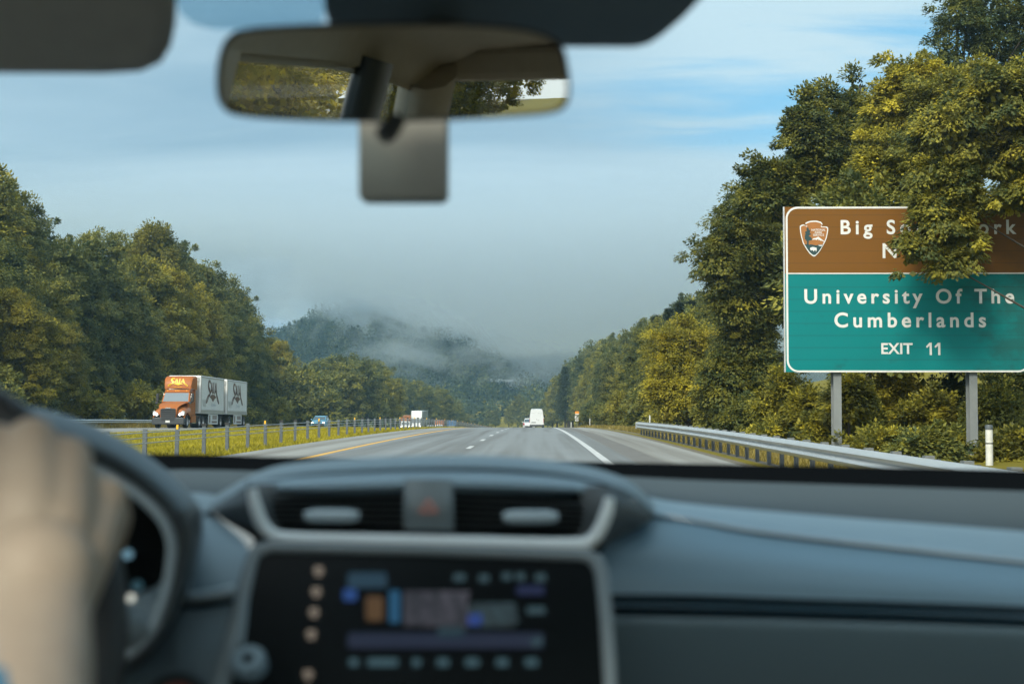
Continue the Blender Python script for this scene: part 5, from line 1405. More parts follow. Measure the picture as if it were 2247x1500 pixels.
# vents
b = MB()
b.loft(surf([[(462, 1112, 1.20), (500, 1090, 1.18), (550, 1064, 1.16), (620, 1060, 1.16)], [(470, 1122, 1.175), (510, 1112, 1.155), (556, 1105, 1.14), (600, 1110, 1.15)], [(490, 1140, 1.17), (530, 1150, 1.15), (570, 1160, 1.135), (620, 1165, 1.15)], [(540, 1170, 1.165), (560, 1182, 1.15), (600, 1198, 1.14), (660, 1205, 1.15)]], 16, 4))
b.build('vent_surround', M['vent_dark'], db, smooth=70)
b = MB(); b.loft(surf([[(1262, 1066, 1.16), (1335, 1066, 1.16), (1385, 1090, 1.18), (1436, 1122, 1.20)], [(1280, 1110, 1.15), (1340, 1108, 1.14), (1380, 1116, 1.155), (1436, 1132, 1.19)], [(1270, 1165, 1.15), (1325, 1160, 1.135), (1360, 1158, 1.15), (1420, 1146, 1.18)], [(1230, 1205, 1.15), (1290, 1206, 1.14), (1330, 1192, 1.15), (1390, 1166, 1.18)]], 16, 4))
b.build('vent_surround', M['vent_dark'], db, smooth=70)
b = MB()
for d_, pts in ((1.215, [(540, 1060), (1350, 1070), (1330, 1215), (560, 1205)]),):
    b.prism([P(x, y, d_) for x, y in pts], CM @ Vector((0, 0, -0.03)))
b.build('vent_cavity', M['black_matt'], db)
def vent(q, tab):
    o = MB()
    tl, tr, br_, bl_2 = q
    for k in range(6):
        t0, t1 = k / 6 + .03, (k + .75) / 6
        e = [(tl[0] + (bl_2[0] - tl[0]) * t, tl[1] + (bl_2[1] - tl[1]) * t, tr[0] + (br_[0] - tr[0]) * t, tr[1] + (br_[1] - tr[1]) * t) for t in (t0, t1)]
        o.hexa([P(e[1][0], e[1][1], 1.150), P(e[1][2], e[1][3], 1.150), P(e[1][2], e[1][3], 1.20), P(e[1][0], e[1][1], 1.20), P(e[0][0], e[0][1], 1.16), P(e[0][2], e[0][3], 1.16), P(e[0][2], e[0][3], 1.21), P(e[0][0], e[0][1], 1.21)])
    v_ = o.build('air_vent', M['slat'], db)
    o = MB(); x0, x1, y_ = tab
    o.tube([P(x, y_, 1.128) for x in np.linspace(x0, x1, 8)], [0.0032, .0049, .0052, .0052, .0052, .0052, .0049, .0032], 12, flat=1.0)
    o.build('vent_tab', M['silver'], db, smooth=60)
vent([(574, 1082), (888, 1076), (888, 1160), (606, 1152)], (668, 788, 1131))
vent([(992, 1080), (1306, 1100), (1286, 1168), (992, 1164)], (1104, 1224, 1133))
b = MB()
pts = [(553, 1074), (560, 1108), (572, 1142), (592, 1168), (625, 1180), (760, 1184), (940, 1188), (1120, 1192), (1262, 1194), (1298, 1184), (1318, 1158), (1332, 1122), (1338, 1092)]
b.tube([P(*q) for q in spl([(x, y, 1.122) for x, y in pts], 60)], [0.0040 + 0.0014 * min(1, k / 6, (59 - k) / 6) for k in range(60)], 12)
b.build('vent_trim', M['bright_silver'], db, smooth=60)
b = MB(); b.loft(surf([[(886, 1052, 1.150), (892, 1050, 1.140), (940, 1050, 1.136), (988, 1052, 1.140), (996, 1054, 1.150)], [(884, 1110, 1.145), (890, 1110, 1.128), (940, 1110, 1.124), (990, 1110, 1.128), (997, 1110, 1.145)], [(886, 1164, 1.145), (892, 1162, 1.132), (940, 1162, 1.128), (990, 1164, 1.132), (997, 1166, 1.145)]], 17, 5))
b.build('hazard_panel', M['bezel'], db, smooth=60)
b = MB(); ring(b, [P(940, 1092, 1.119), P(962, 1124, 1.119), P(918, 1124, 1.119)], [P(940, 1102, 1.119), P(953, 1119, 1.119), P(927, 1119, 1.119)], CM @ Vector((0, 0, -.002)))
b.build('hazard_button', mat('red_hazard_mark', (0.42, 0.20, 0.17), 0.4, emit=((1, 0.35, 0.25), 0.03)), db)

# --- infotainment screen
PL = plane3((572, 1207, 1.085), (1293, 1225, 1.065), (508, 1500, 1.00))
bez = [(540, 1212), (552, 1192), (580, 1183), (900, 1188), (1290, 1200), (1322, 1214), (1334, 1245), (1345, 1350), (1352, 1450), (1362, 1660), (425, 1640), (462, 1500), (505, 1330)]
gls = [(564, 1222), (576, 1208), (600, 1205), (930, 1210), (1275, 1222), (1296, 1230), (1305, 1252), (1316, 1350), (1324, 1480), (1332, 1630), (470, 1612), (508, 1480), (540, 1330)]
b = MB(); ring(b, [on(PL, *q, 0.004) for q in bez], [on(PL, *q, 0.004) for q in gls], PL[1] * (0.02 if PL[1].dot(P(900, 1300, 1) - Vector((0, 0, CH))) > 0 else -0.02))
scr = b.build('infotainment_screen', M['bezel'], own, smooth=30, bevel=0.003)
b = MB(); b.prism([on(PL, *q, 0.0) for q in gls], PL[1] * (0.01 if PL[1].dot(P(900, 1300, 1) - Vector((0, 0, CH))) > 0 else -0.01)); b.build('screen_glass', M['black_gloss'], scr)
em_cache = {}
def glow(name, px, py, wd, hg, col, rad=None):
    key = col
    if key not in em_cache: em_cache[key] = mat('lit_pixels_' + str(len(em_cache)), (0.01, 0.01, 0.01), 0.5, emit=(col, 0.24))
    r_ = rad if rad is not None else min(wd, hg) * .2
    b = MB(); b.add([on(PL, px + a, py + c, 0.0012) for a, c in [(q[0], q[2]) for q in rrect(-wd / 2, -hg / 2, wd / 2, hg / 2, r_, 4)]], [tuple(range(20))])
    b.build(name, em_cache[key], scr)
WARM = (0.55, 0.46, 0.36); DIM = (0.035, 0.085, 0.105)
for x, y in ((699, 1252), (694, 1298), (689, 1343), (683, 1391), (676, 1479)):
    for dx, dy, w_, h_ in ((0, -7, 18, 4), (0, 0, 22, 4), (0, 8, 14, 4)): glow('screen_icon', x + dx, y + dy, w_, h_, WARM)
glow('map_tile', 806, 1272, 86, 34, (0.006, 0.045, 0.085)); glow('map_tile', 768, 1304, 30, 26, (0.010, 0.07, 0.30)); glow('map_tile', 822, 1334, 38, 54, (0.12, 0.055, 0.010)); glow('map_tile', 866, 1330, 24, 72, (0.006, 0.10, 0.22))
for q in range(7):
    x_ = 888
    while x_ < 1018:
        w_ = random.uniform(10, 44); glow('screen_text', x_ + w_ / 2, 1300 + 11.5 * q, w_, 6.5, (0.13, 0.125, 0.16)); x_ += w_ + random.uniform(5, 16)
for q in range(5):
    x_ = 1030
    while x_ < 1130:
        w_ = random.uniform(8, 30); glow('screen_text', x_ + w_ / 2, 1326 + 11 * q, w_, 5.5, (0.06, 0.12, 0.145)); x_ += w_ + random.uniform(5, 14)
glow('map_tile', 955, 1334, 140, 78, (0.016, 0.017, 0.026)); glow('map_tile', 1080, 1348, 108, 54, (0.010, 0.022, 0.027)); glow('map_tile', 1042, 1358, 30, 24, (0.01, 0.05, 0.40)); glow('map_tile', 990, 1386, 60, 24, (0.012, 0.045, 0.065))
for x, y, w_ in ((1008, 1266, 26), (1062, 1268, 22), (1112, 1264, 20), (1142, 1264, 20), (1186, 1266, 24), (1176, 1338, 40)): glow('screen_icon', x, y, w_, 16, DIM)
glow('map_tile', 1164, 1294, 60, 20, (0.003, 0.009, 0.07)); glow('menu_bar', 978, 1404, 430, 34, (0.001, 0.008, 0.042)); glow('screen_icon', 1178, 1406, 24, 20, DIM)
for x, w_ in ((776, 20), (840, 66), (914, 18), (972, 26), (1036, 30), (1102, 26), (1166, 28)): glow('screen_icon', x, 1452, w_, 18, (0.04, 0.11, 0.14))
kc = on(PL, 550, 1462, 0.0)
nrm = -PL[1] if PL[1].dot(P(900, 1300, 1) - Vector((0, 0, CH))) > 0 else PL[1]
b = MB(); b.lathe([(0.0125, 0), (0.0125, .008), (0.0110, .011), (.004, .0115), (.0035, .008), (.0005, .0075)], (0, 0, 0), 'z', 24)
q_ = nrm.to_track_quat('Z', 'Y')
kb = MB(); kb.v = [tuple(q_ @ Vector(v_) + kc) for v_ in b.v]; kb.f, kb.m = b.f, b.m
kb.build('volume_knob', M['dash'], scr, smooth=40)
kb = MB(); c_ = kc + nrm * .0121; kb.prism([c_ + q_ @ Vector((.0032 * math.cos(a), .0032 * math.sin(a), 0)) for a in np.linspace(0, 6.28, 13)[:-1]], nrm * -.002); kb.build('knob_dot', M['black_matt'], scr)

# --- instrument hood and cluster
HO = [(-500, 868), (-150, 872), (0, 884), (110, 905), (200, 935), (290, 980), (370, 1040), (425, 1100), (440, 1150), (434, 1220), (410, 1310), (370, 1390), (325, 1445), (270, 1480), (150, 1500), (-400, 1510)]
HI = [(-500, 985), (-150, 985), (0, 988), (90, 1000), (170, 1020), (240, 1050), (304, 1092), (352, 1140), (373, 1190), (372, 1240), (360, 1310), (332, 1385), (295, 1425), (250, 1448), (150, 1462), (-400, 1470)]
def mixr(t, d, sh=0): return [(a[0] + (c[0] - a[0]) * t, a[1] + (c[1] - a[1]) * t + sh, d) for a, c in zip(HO, HI)]
cl = bpy.data.objects.new('instrument_cluster', None); COL.objects.link(cl); cl.parent = own
hs_ = surf([mixr(-.12, 1.22, 8), mixr(0.0, 1.06), mixr(0.12, 1.015), mixr(.40, .985), mixr(.62, .99)], 71, 4)
b = MB(); b.loft([r_[:34] for r_ in hs_]); b.build('instrument_hood', M['hood_plastic'], cl, smooth=70)
b = MB(); b.loft([r_[33:] for r_ in hs_]); b.build('hood_shaded_side', M['dash_dark'], cl, smooth=70)  # same hood, coloured darker where it turns away from the sky
b = MB(); b.loft(surf([mixr(.62, .991), mixr(.76, 1.0), mixr(.90, 1.02), mixr(1.05, 1.07)], 71, 3)); b.build('hood_lip', M['dash_dark'], cl, smooth=70)
b = MB(); b.tube([P(*q) for q in spl(mixr(.93, 1.005)[3:], 60)], 0.0042, 10); b.build('trim_ring', M['silver'], cl, smooth=60)
b = MB(); b.prism([P(x, y, 1.075) for x, y in ((-480, 970), (0, 975), (220, 1030), (330, 1110), (375, 1190), (370, 1260), (330, 1400), (250, 1470), (-480, 1480))], CM @ Vector((0, 0, -.02))); b.build('cluster_face', M['black_gloss'], cl)
def lamp(px, py, r_, col, st, d=1.06):
    b = MB(); c_ = P(px, py, d); b.prism([c_ + CM @ Vector((r_ * math.cos(a), r_ * math.sin(a), 0)) for a in np.linspace(0, 6.28, 17)[:-1]], CM @ Vector((0, 0, -.003))); b.build('gauge_light', mat('lit_gauge', (.02, .02, .02), .5, emit=(col, st)), cl)
lamp(279, 1216, .0035, (0.10, 0.20, 0.26), .55); lamp(286, 1312, .0030, (0.6, 0.62, 0.55), .5); lamp(300, 1285, .004, (0.02, 0.06, 0.08), .4); lamp(150, 1200, .02, (0.03, 0.05, 0.07), .2)
sk_ = MB(); c_ = P(278, 1372, .93)
b = MB(); b.tube([P(160, 1350, .92), P(220, 1362, .925), P(262, 1372, .93), P(300, 1380, .935), P(318, 1384, .94)], [.006, .009, .0135, .0135, .006], 14); b.build('stalk_lever', M['bezel'], own, smooth=60)

c_ = P(388, 1542, 1.02); q_ = (-(c_ - Vector((0, 0, CH)))).normalized().to_track_quat('Z', 'Y')
for nm, pf, m_ in (('start_button', [(.0005, .010), (.012, .010), (.0145, .008), (.0145, -.01)], mat('red_brown_button', (0.30, 0.07, 0.04), 0.4, noise=(9, (0.25, 0.06, 0.035), 2))), ('button_ring', [(.0150, -.01), (.0155, .009), (.019, .010), (.022, .004), (.022, -.01)], M['dash_dark'])):
    b = MB(); b.lathe(pf, (0, 0, 0), 'z', 24); b.v = [tuple(q_ @ Vector(v_) + c_) for v_ in b.v]; b.build(nm, m_, db, smooth=40)

# --- steering wheel
wc, wr = P(-456, 1440, .85), .185
ax_ = (CM @ Vector((0, math.sin(R(24)), math.cos(R(24))))).normalized()
u_ = CM @ Vector((1, 0, 0)); v2_ = ax_.cross(u_).normalized()
def wp(a, r_=wr, off=0): return wc + (u_ * math.cos(a) + v2_ * math.sin(a)) * r_ + ax_ * off
sw = bpy.data.objects.new('steering_wheel', None); COL.objects.link(sw); sw.parent = own
b = MB(); N_ = 64
rows_ = []
for k in range(N_ + 1):
    a = 2 * math.pi * k / N_
    e = (u_ * math.cos(a) + v2_ * math.sin(a))
    rows_.append([wp(a) + e * .015 * math.cos(t) + ax_ * .017 * math.sin(t) for t in np.linspace(0, 2 * math.pi, 13)])
b.loft(rows_); b.build('rim', mat('black_leather', (0.022, 0.024, 0.026), 0.5, noise=(30, (0.03, 0.032, 0.034), 2), bump=(200, .2, .001)), sw, smooth=70)
for a0 in (0.0, math.pi, -math.pi / 2):
    b = MB(); b.tube([wp(a0, .07, -.02), wp(a0, .12, -.012), wp(a0, .178, 0)], [.026, .018, .014], 10, flat=.5, up=ax_); b.build('spoke', M['dash_dark'], sw, smooth=60)
b = MB(); b.lathe([(.001, .028), (.045, .024), (.07, .008), (.078, -.02), (.06, -.06)], (0, 0, 0), 'z', 28)
q_ = ax_.to_track_quat('Z', 'Y'); b.v = [tuple(q_ @ Vector(v_) + wc) for v_ in b.v]; b.build('hub', M['dash_dark'], sw, smooth=60)

# --- windscreen with its printed bands
WS0, WS1 = Vector((0, 1.85, 1.268)), Vector((0, 0.80, 1.742))
wsn = Vector((0, WS1.z - WS0.z, -(WS1.y - WS0.y))).normalized()
if wsn.y > 0: wsn = -wsn                                    # towards the cabin
WPL = (WS0, wsn)
b = MB()
rows_ = []
for t in np.linspace(-0.06, 1, 9):
    hw = .74 - .13 * t
    rows_.append([Vector((-.08 + hw * s_, WS0.y + (WS1.y - WS0.y) * t - .07 * s_ * s_, WS0.z + (WS1.z - WS0.z) * t + .004)) for s_ in np.linspace(-1, 1, 13)])
b.loft(rows_)
wsc = b.build('windscreen', M['glass_wind'], own, smooth=60)
M['frit'] = mat('black_ceramic_band', (0.10, 0.135, 0.16), 0.6, noise=(20, (0.085, 0.118, 0.14), 2))
def wpoly(name, pts, m, off=.012, th=.003):
    c = [tuple(q)[:2] for q in pts]
    b = MB(); b.prism([on(WPL, *q, off) for q in c], -wsn * th); return b.build(name, m, wsc)
wpoly('camera_cover', [(704, -700), (712, 20), (722, 52), (752, 88), (820, 102), (1392, 104), (1422, 97), (1452, 78), (1500, 38), (1578, -45), (1690, -190), (1690, -700)], M['frit'], .03, .024)
# shade band of printed dots
m = bpy.data.materials.new('dotted_tint_band'); m.use_nodes = True; t = m.node_tree; t.nodes.clear(); n_, l_ = t.nodes, t.links
tc = n_.new('ShaderNodeTexCoord'); mp = n_.new('ShaderNodeMapping'); mp.inputs['Scale'].default_value = (420, 420, 420); l_.new(tc.outputs['Object'], mp.inputs[0])
vo = n_.new('ShaderNodeTexVoronoi'); vo.inputs['Scale'].default_value = 1.0; vo.inputs['Randomness'].default_value = 0.0; l_.new(mp.outputs[0], vo.inputs['Vector'])
lt = n_.new('ShaderNodeMath'); lt.operation = 'LESS_THAN'; lt.inputs[1].default_value = 0.36; l_.new(vo.outputs['Distance'], lt.inputs[0])
tr = n_.new('ShaderNodeBsdfTransparent'); tr.inputs[0].default_value = (0.58, 0.76, 0.85, 1)
df = n_.new('ShaderNodeBsdfDiffuse'); df.inputs[0].default_value = (0.03, 0.05, 0.065, 1)
mx = n_.new('ShaderNodeMixShader'); l_.new(lt.outputs[0], mx.inputs[0]); l_.new(tr.outputs[0], mx.inputs[1]); l_.new(df.outputs[0], mx.inputs[2])
ou = n_.new('ShaderNodeOutputMaterial'); l_.new(mx.outputs[0], ou.inputs[0])
wpoly('dotted_band', [(374, -700), (383, -10), (396, 30), (425, 54), (470, 66), (560, 68), (690, 64), (706, 50), (714, 20), (712, -700)], m, .008, .0)

# --- rear-view mirror
mc = P(865, 160, .95)
inn = (mc - Vector((0, 0, CH))).normalized()
out = Vector((-.245, -1, .010)).normalized()
mn = (out - inn).normalized()
MPL = (mc, mn)
MO = [(481, 180), (484, 140), (494, 105), (512, 82), (545, 70), (640, 62), (800, 57), (1000, 57), (1130, 66), (1195, 82), (1228, 108), (1240, 150), (1244, 195), (1236, 226), (1205, 243), (1110, 251), (950, 258), (800, 261), (640, 257), (530, 248), (497, 232), (484, 208)]
mce = (865, 160)
mo_s = [tuple(q) for q in spl(MO + [MO[0]], 67)][:-1]
def mshape(k, off): return [on(MPL, mce[0] + (x - mce[0]) * (1 + k / 380), mce[1] + (y - mce[1]) * (1 + k / 98), off) for x, y in mo_s]
rm = bpy.data.objects.new('rearview_mirror', None); COL.objects.link(rm); rm.parent = own
b = MB(); b.loft([mshape(0, .0008), mshape(5, .0012), mshape(8, -.004), mshape(8, -.018), mshape(-10, -.030), mshape(-45, -.036)], closed=True)
b.add(mshape(-45, -.036), [tuple(range(66))]); b.build('mirror_housing', M['black_plastic'], rm, smooth=50)
m = mat('mirror_silver', (0.78, 0.78, 0.75), 0.0, 1.0); b = MB(); b.add(mshape(0.5, .0), [tuple(range(66))])
mg = b.build('mirror_glass', m, rm)
b = MB(); top_ = on(WPL, 960, 60, .02); b.tube([mc + Vector((.02, .03, .0)), mc + Vector((.03, .06, .03)), top_], [.012, .013, .024], 12); b.build('mirror_stem', M['dash_dark'], rm, smooth=60)
b = MB(); c_ = [P(*q) for q in ((872, 262, .948), (862, 275, .945), (848, 292, .94), (836, 302, .938))]; b.tube(c_, [.006, .007, .0075, .005], 10); b.build('dimmer_lever', M['black_plastic'], rm, smooth=60)
# sensor box on the glass under the mirror
SBP = plane3((788, 262, 1.12), (980, 262, 1.12), (788, 440, 1.11))
b = MB(); b.prism([on(SBP, x, y) for x, y in ((786, 236), (982, 236), (982, 428), (978, 437), (968, 441), (800, 441), (790, 437), (786, 428))], CM @ Vector((0, 0, -.028)))
b.build('sensor_housing', mat('brown_grey_plastic', (0.225, 0.220, 0.192), 0.55, noise=(9, (0.20, 0.195, 0.17), 2)), own, bevel=.003)

# --- sun visor
VPL = plane3((0, 165, 1.0), (300, 165, 1.0), (0, -300, .86))
b = MB(); vs_ = [(-1000, -420), (378, -420), (378, -60), (373, 55), (363, 105), (340, 142), (300, 160), (220, 165), (-1000, 158)]
b.prism([on(VPL, *q) for q in vs_], Vector((0, .024, .008))); b.build('sun_visor', M['visor'], own, bevel=.008)

# --- roof, pillars, doors, seats: what keeps the cabin dim and what the mirror shows
XC = -.08
def xs(z): return .765 - max(0, z - 1.02) * .30                # half width of the cabin at height z
YR = [.80, .50, .27, -.95, -1.15, -1.5, -1.95]
ZR = [1.72, 1.742, 1.757, 1.742, 1.732, 1.71, 1.66]
sec = [(-1, -.13), (-.96, -.06), (-.8, -.015), (-.4, 0), (0, .006), (.4, 0), (.8, -.015), (.96, -.06), (1, -.13)]
def roof_sheet(hw, lift, y_front):
    """the roof with an opening, added to light the cabin, for its glass sunroof between the third and fifth ribs"""
    b = MB()
    vs = [(XC + hw * s_, y + (y_front if i == 0 else 0), z + dz + lift) for i, (y, z) in enumerate(zip(YR, ZR)) for s_, dz in sec]
    n = len(sec)
    fs = [(i * n + k, i * n + k + 1, (i + 1) * n + k + 1, (i + 1) * n + k) for i in range(len(YR) - 1) for k in range(n - 1) if not (i == 2 and 2 <= k <= 5)]
    return b.add(vs, fs)
roof_sheet(.60, 0, 0).build('roof_lining', M['lining'], own, smooth=60)
M['car_paint'] = mat('grey_car_paint', (0.12, 0.13, 0.14), 0.3, coat=.5, noise=(1, (0.11, 0.12, 0.13), 2))
rf_ = roof_sheet(.66, .05, .06).build('roof', M['car_paint'], own, smooth=60)
b = MB(); b.loft([[Vector((XC + .66 * s_, y, z + dz + .046)) for s_, dz in sec[2:7]] for y, z in zip(YR[2:4], ZR[2:4])]); b.build('added_sunroof', M['glass_side'], rf_, smooth=60)  # unseen roof glass, added to bring light onto the dash and hand
for s_ in (-1, 1):
    def pil(y0, y1, z0, z1, wd, m, name='pillar'):
        b = MB(); b.tube([Vector((XC + s_ * (xs(z0 + (z1 - z0) * t)), y0 + (y1 - y0) * t, z0 + (z1 - z0) * t)) for t in np.linspace(0, 1, 6)], wd, 10, flat=.45, up=(1, 0, 0)); return b.build(name, m, own, smooth=60)
    pil(1.72, .80, 1.16, 1.66, .055, M['lining']); pil(-.16, -.22, 1.0, 1.63, .085, M['lining']); pil(-1.18, -1.22, 1.0, 1.62, .085, M['dash_dark']); pil(-1.98, -1.80, 1.0, 1.60, .16, M['lining'])
    # roof rail trim
    b = MB(); b.loft([[Vector((XC + s_ * .60, y, z - .10)), Vector((XC + s_ * .605, y, z - .12)), Vector((XC + s_ * .612, y, z - .145))] for y, z in zip(YR, ZR)]); b.build('roof_rail', M['lining'], own, smooth=60)
    for y0, y1, w0, w1 in ((1.70, -.16, 1.45, -.12), (-.165, -1.2, -.24, -1.12)):
        b = MB(); b.box((XC + s_ * .80, (y0 + y1) / 2, .72), (.10, abs(y0 - y1) - .01, .66)); b.box((XC + s_ * .74, (y0 + y1) / 2 - .05, .92), (.07, abs(y0 - y1) * .7, .06))
        dr = b.build('door', M['door_trim'], own, bevel=.02)
        b = MB(); b.prism([(XC + s_ * xs(1.05), w0, 1.05), (XC + s_ * xs(1.05), w1, 1.05), (XC + s_ * xs(1.60), w1, 1.60), (XC + s_ * xs(1.60), min(w0, .88), 1.60)], (s_ * .004, 0, 0)); b.build('window', M['glass_side'], dr)
        b = MB(); b.box((XC + s_ * .735, (y0 + y1) / 2 + .2, .98), (.02, .12, .03)); b.build('door_handle', M['silver'], dr)
    b = MB(); b.box((XC + s_ * .80, -1.62, .72), (.10, .80, .66)); b.build('rear_side_panel', M['door_trim'], own, bevel=.02)
    b = MB(); b.prism([(XC + s_ * xs(1.05), -1.26, 1.05), (XC + s_ * xs(1.05), -1.86, 1.05), (XC + s_ * xs(1.54), -1.74, 1.54), (XC + s_ * xs(1.58), -1.28, 1.58)], (s_ * .004, 0, 0)); b.build('quarter_window', M['glass_side'], own)
b = MB(); b.box((XC, -2.02, .72), (1.56, .08, .66)); b.box((XC, -1.95, 1.615), (1.12, .08, .09))
hb = b.build('tailgate', M['lining'], own, bevel=.02)
b = MB(); b.prism([(XC - .62, -2.01, 1.05), (XC + .62, -2.01, 1.05), (XC + .50, -1.95, 1.57), (XC - .50, -1.95, 1.57)], (0, -.004, 0)); b.build('rear_window', M['glass_side'], hb)
b = MB(); b.box((XC, -.1, .36), (1.5, 3.9, .06)); b.box((XC, 1.55, .72), (1.5, .10, .7)); b.build('floor_pan', M['door_trim'], own)
b = MB(); b.hexa([(XC - .1, -.6, .39), (XC + .1, -.6, .39), (XC + .1, 1.1, .39), (XC - .1, 1.1, .39), (XC - .09, -.6, .75), (XC + .09, -.6, .75), (XC + .1, 1.05, .85), (XC - .1, 1.05, .85)]); b.build('centre_console', M['dash_dark'], own, bevel=.03)
def seat(x, y, wd, zt):
    b = MB(); b.hexa([(x - wd, y + .02, .45), (x + wd, y + .02, .45), (x + wd, y + .50, .48), (x - wd, y + .50, .48), (x - wd, y + .02, .60), (x + wd, y + .02, .60), (x + wd, y + .50, .65), (x - wd, y + .50, .65)])
    s = b.build('seat', M['seat'], own, bevel=.04)
    b = MB(); b.hexa([(x - wd, y - .12, .55), (x + wd, y - .12, .55), (x + wd, y + .04, .55), (x - wd, y + .04, .55), (x - wd * .85, y - .26, zt), (x + wd * .85, y - .26, zt), (x + wd * .85, y - .14, zt), (x - wd * .85, y - .14, zt)]); b.build('backrest', M['seat'], s, bevel=.05)
    for hx in ((0,) if wd < .4 else (-.4, .4)):
        b = MB(); b.box((x + hx, y - .22, zt + .13), (.25, .10, .19)); b.box((x + hx, y - .22, zt + .02), (.10, .02, .06)); b.build('headrest', M['seat'], s, bevel=.035)
seat(XC - .37, -.22, .25, 1.12); seat(XC + .37, -.22, .25, 1.12); seat(XC, -1.2, .64, 1.05)

# ------------------------------------------------------------------ the driver's hand and arm on the wheel
pr_ = thing('person', (0, 0, 0), "driver's bare hand and forearm gripping the steering wheel, with a blue sleeve", 'person')
M['skin'] = mat('skin', (0.40, 0.335, 0.27), 0.55, spec=0.35, noise=(35, (0.36, 0.29, 0.23), 2.5), bump=(90, .25, .002))
M['sleeve'] = mat('blue_cotton', (0.06, 0.20, 0.33), 0.9, noise=(60, (0.05, 0.17, 0.29), 2), bump=(60, .4, .003))
def blob(b, pts, rad, n=14):
    """a tapered limb with rounded ends, through (px, py, d) points"""
    q = [P(*p) for p in pts]
    b.tube(q, rad, n)
    for p, r_ in ((q[0], rad[0]), (q[-1], rad[-1])):
        rr = []
        for k in range(1, 8):
            a = -math.pi / 2 + math.pi * k / 8
            rr.append((r_ * math.cos(a), r_ * math.sin(a)))
        rr = [(.0005, -r_)] + rr + [(.0005, r_)]
        b.lathe(rr, p, 'z', n)
b = MB()
K = [(-14, 980, .800), (72, 966, .798), (150, 1010, .802), (226, 1098, .812)]      # knuckles: index, middle, ring, little
W_ = [(20, 1290, .735), (62, 1300, .735), (100, 1310, .738), (125, 1330, .748)]    # where their bones leave the wrist
for k, w_ in zip(K, W_): blob(b, [w_, tuple(np.array(w_) * .5 + np.array(k) * .5 + (0, -8, -.006)), k], [.0185, .0195, .0142])
for a_, c2, e_, g_ in zip(K, K[1:], W_, W_[1:]):                                # the back of the hand closes between the bones
    k2, w2_ = (np.array(a_) + np.array(c2)) / 2, (np.array(e_) + np.array(g_)) / 2
    blob(b, [tuple(w2_), tuple(w2_ * .5 + k2 * .5 + (0, -6, -.006)), tuple(k2 * .93 + w2_ * .07)], [.0175, .018, .0125])
fl = [(.044, .028, .022), (.050, .032, .024), (.046, .029, .022), (.036, .022, .019)]
for i, (k, L_) in enumerate(zip(K, fl)):
    c_ = P(*k)
    e = (c_ - wc); e -= ax_ * e.dot(ax_); e.normalize()                              # outwards from the wheel hub
    fw = -ax_
    sp_ = (u_ * 0.25 * (i - 1.2)) * .01
    p1 = c_ + fw * L_[0] * .86 + e * L_[0] * (-.05 - .16 * i * .5)
    p2 = p1 + (fw * .15 - e * .95) * L_[1]
    p3 = p2 + (-fw * .75 - e * .55) * L_[2]
    for a_, c2, r1, r2 in ((c_, p1, .0118, .0102), (p1, p2, .0102, .0092), (p2, p3, .0092, .0075)):
        b.tube([a_, (a_ + c2) / 2, c2], [r1, (r1 + r2) / 2, r2], 12)
        for p_, r_ in ((a_, r1), (c2, r2)): b.lathe([(.0005, -r_)] + [(r_ * math.cos(q), r_ * math.sin(q)) for q in np.linspace(-1.2, 1.2, 6)] + [(.0005, r_)], p_, 'z', 12)
# the little finger's outer side shows past the back of the hand
blob(b, [(232, 1092, .806), (246, 1135, .818), (232, 1190, .828), (206, 1216, .83)], [.0125, .0115, .0108, .009])
# thumb along the near side of the rim
blob(b, [(-6, 1240, .745), (-70, 1140, .755), (-105, 1065, .775), (-112, 1010, .80)], [.019, .0165, .0125, .0095])
# wrist and forearm to the elbow
blob(b, [(85, 1265, .738), (78, 1345, .72), (66, 1440, .69), (20, 1640, .62), (-120, 2000, .52), (-330, 2450, .44)], [.031, .0275, .0300, .036, .043, .045], 20)
arm = b.build('arm_and_hand', M['skin'], pr_)
rmd = arm.modifiers.new('one_surface', 'REMESH'); rmd.mode = 'VOXEL'; rmd.voxel_size = .0026; rmd.use_smooth_shade = True
smd = arm.modifiers.new('soften', 'SMOOTH'); smd.iterations = 7; smd.factor = .5
b = MB()
cuff = [P(*q) for q in ((-70, 1670, .622), (-90, 1800, .58), (-160, 2080, .50), (-360, 2500, .42), (-900, 2300, .26), (-1500, 1700, .17))]
b.tube(cuff, [.047, .050, .056, .060, .066, .075], 22)
b.build('sleeve', M['sleeve'], pr_, smooth=80)

# ------------------------------------------------------------------ air: haze in the valley and the cloud lying on the hill
def volume(name, lo, hi, col, dens, label, aniso=0.0, noise=None):
    b = MB(); b.box([(a + c) / 2 for a, c in zip(lo, hi)], [c - a for a, c in zip(lo, hi)])
    m = bpy.data.materials.new(name + '_air'); m.use_nodes = True; t = m.node_tree; t.nodes.clear()
    v = t.nodes.new('ShaderNodeVolumePrincipled'); v.inputs['Color'].default_value = (*col, 1); v.inputs['Density'].default_value = dens; v.inputs['Anisotropy'].default_value = aniso
    o = t.nodes.new('ShaderNodeOutputMaterial'); t.links.new(v.outputs[0], o.inputs['Volume'])
    if noise: noise(t, v)
    ob = b.build(name, m)
    return tag(ob, label, 'air', None, 'stuff')
volume('haze', (-640, -170, -16), (580, 1560, 150), (0.44, 0.76, 1.0), 0.00025, 'thin blue haze filling the valley', 0.3)
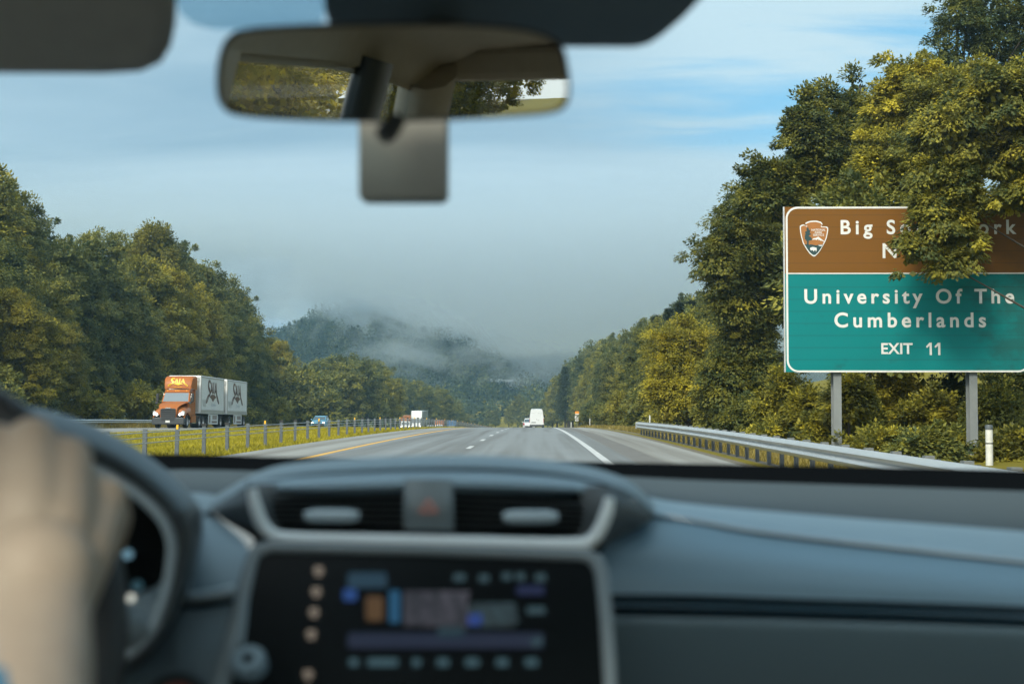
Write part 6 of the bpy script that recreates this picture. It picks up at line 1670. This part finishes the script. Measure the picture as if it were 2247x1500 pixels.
def fog_nodes(t, v):
    n, l = t.nodes, t.links
    tc = n.new('ShaderNodeTexCoord'); sp = n.new('ShaderNodeSeparateXYZ'); l.new(tc.outputs['Object'], sp.inputs[0])
    def mth(op, a, b_=None, clamp=False):
        q = n.new('ShaderNodeMath'); q.operation = op; q.use_clamp = clamp
        for i, s_ in enumerate((a, b_)):
            if s_ is None: continue
            if isinstance(s_, (int, float)): q.inputs[i].default_value = s_
            else: l.new(s_, q.inputs[i])
        return q.outputs[0]
    nz = n.new('ShaderNodeTexNoise'); nz.inputs['Scale'].default_value = 0.015; nz.inputs['Detail'].default_value = 5; nz.inputs['Roughness'].default_value = 0.58; nz.inputs['Distortion'].default_value = 0.5
    mp = n.new('ShaderNodeMapping'); mp.inputs['Scale'].default_value = (1.0, 0.6, 1.35); mp.inputs['Location'].default_value = FOGSEED; l.new(tc.outputs['Object'], mp.inputs[0]); l.new(mp.outputs[0], nz.inputs['Vector'])
    # cloud base: sinks to the right of the hill and rises on its left
    dx = mth('ADD', sp.outputs[0], 114.0)
    base = mth('SUBTRACT', mth('SUBTRACT', 61.0, mth('MULTIPLY', dx, 0.27)), mth('MULTIPLY', mth('ABSOLUTE', dx), 0.13))
    base = mth('MAXIMUM', base, 16.0)
    h = mth('DIVIDE', mth('SUBTRACT', sp.outputs[2], base), 55.0)
    f = mth('ADD', mth('MULTIPLY', mth('SUBTRACT', nz.outputs['Fac'], 0.545), 2.2), mth('ADD', mth('MULTIPLY', h, 0.42), mth('MULTIPLY', mth('MAXIMUM', h, 0.0), 0.9)))
    d = mth('MULTIPLY', mth('MAXIMUM', f, 0.0), 0.16)
    top = mth('MULTIPLY', mth('SUBTRACT', 150.0, sp.outputs[2]), 1 / 60, True)
    l.new(mth('MULTIPLY', mth('MINIMUM', d, 0.02), mth('MULTIPLY', top, top)), v.inputs['Density'])
FOGSEED = (13.0, 4.0, 2.0)
fg = volume('fog', (-560, 700, -8), (420, 1540, 149), (0.80, 0.88, 0.93), 0.0, 'low grey cloud lying over the top of the wooded hill', 0.35, fog_nodes)
cy.volume_step_rate = 1.0
cy.volume_max_steps = 256

# the kinds that were placed first carry a mark of the planting loop; it is not part of the scene
for o in list(S.objects):
    if 'placed' in o: del o['placed']
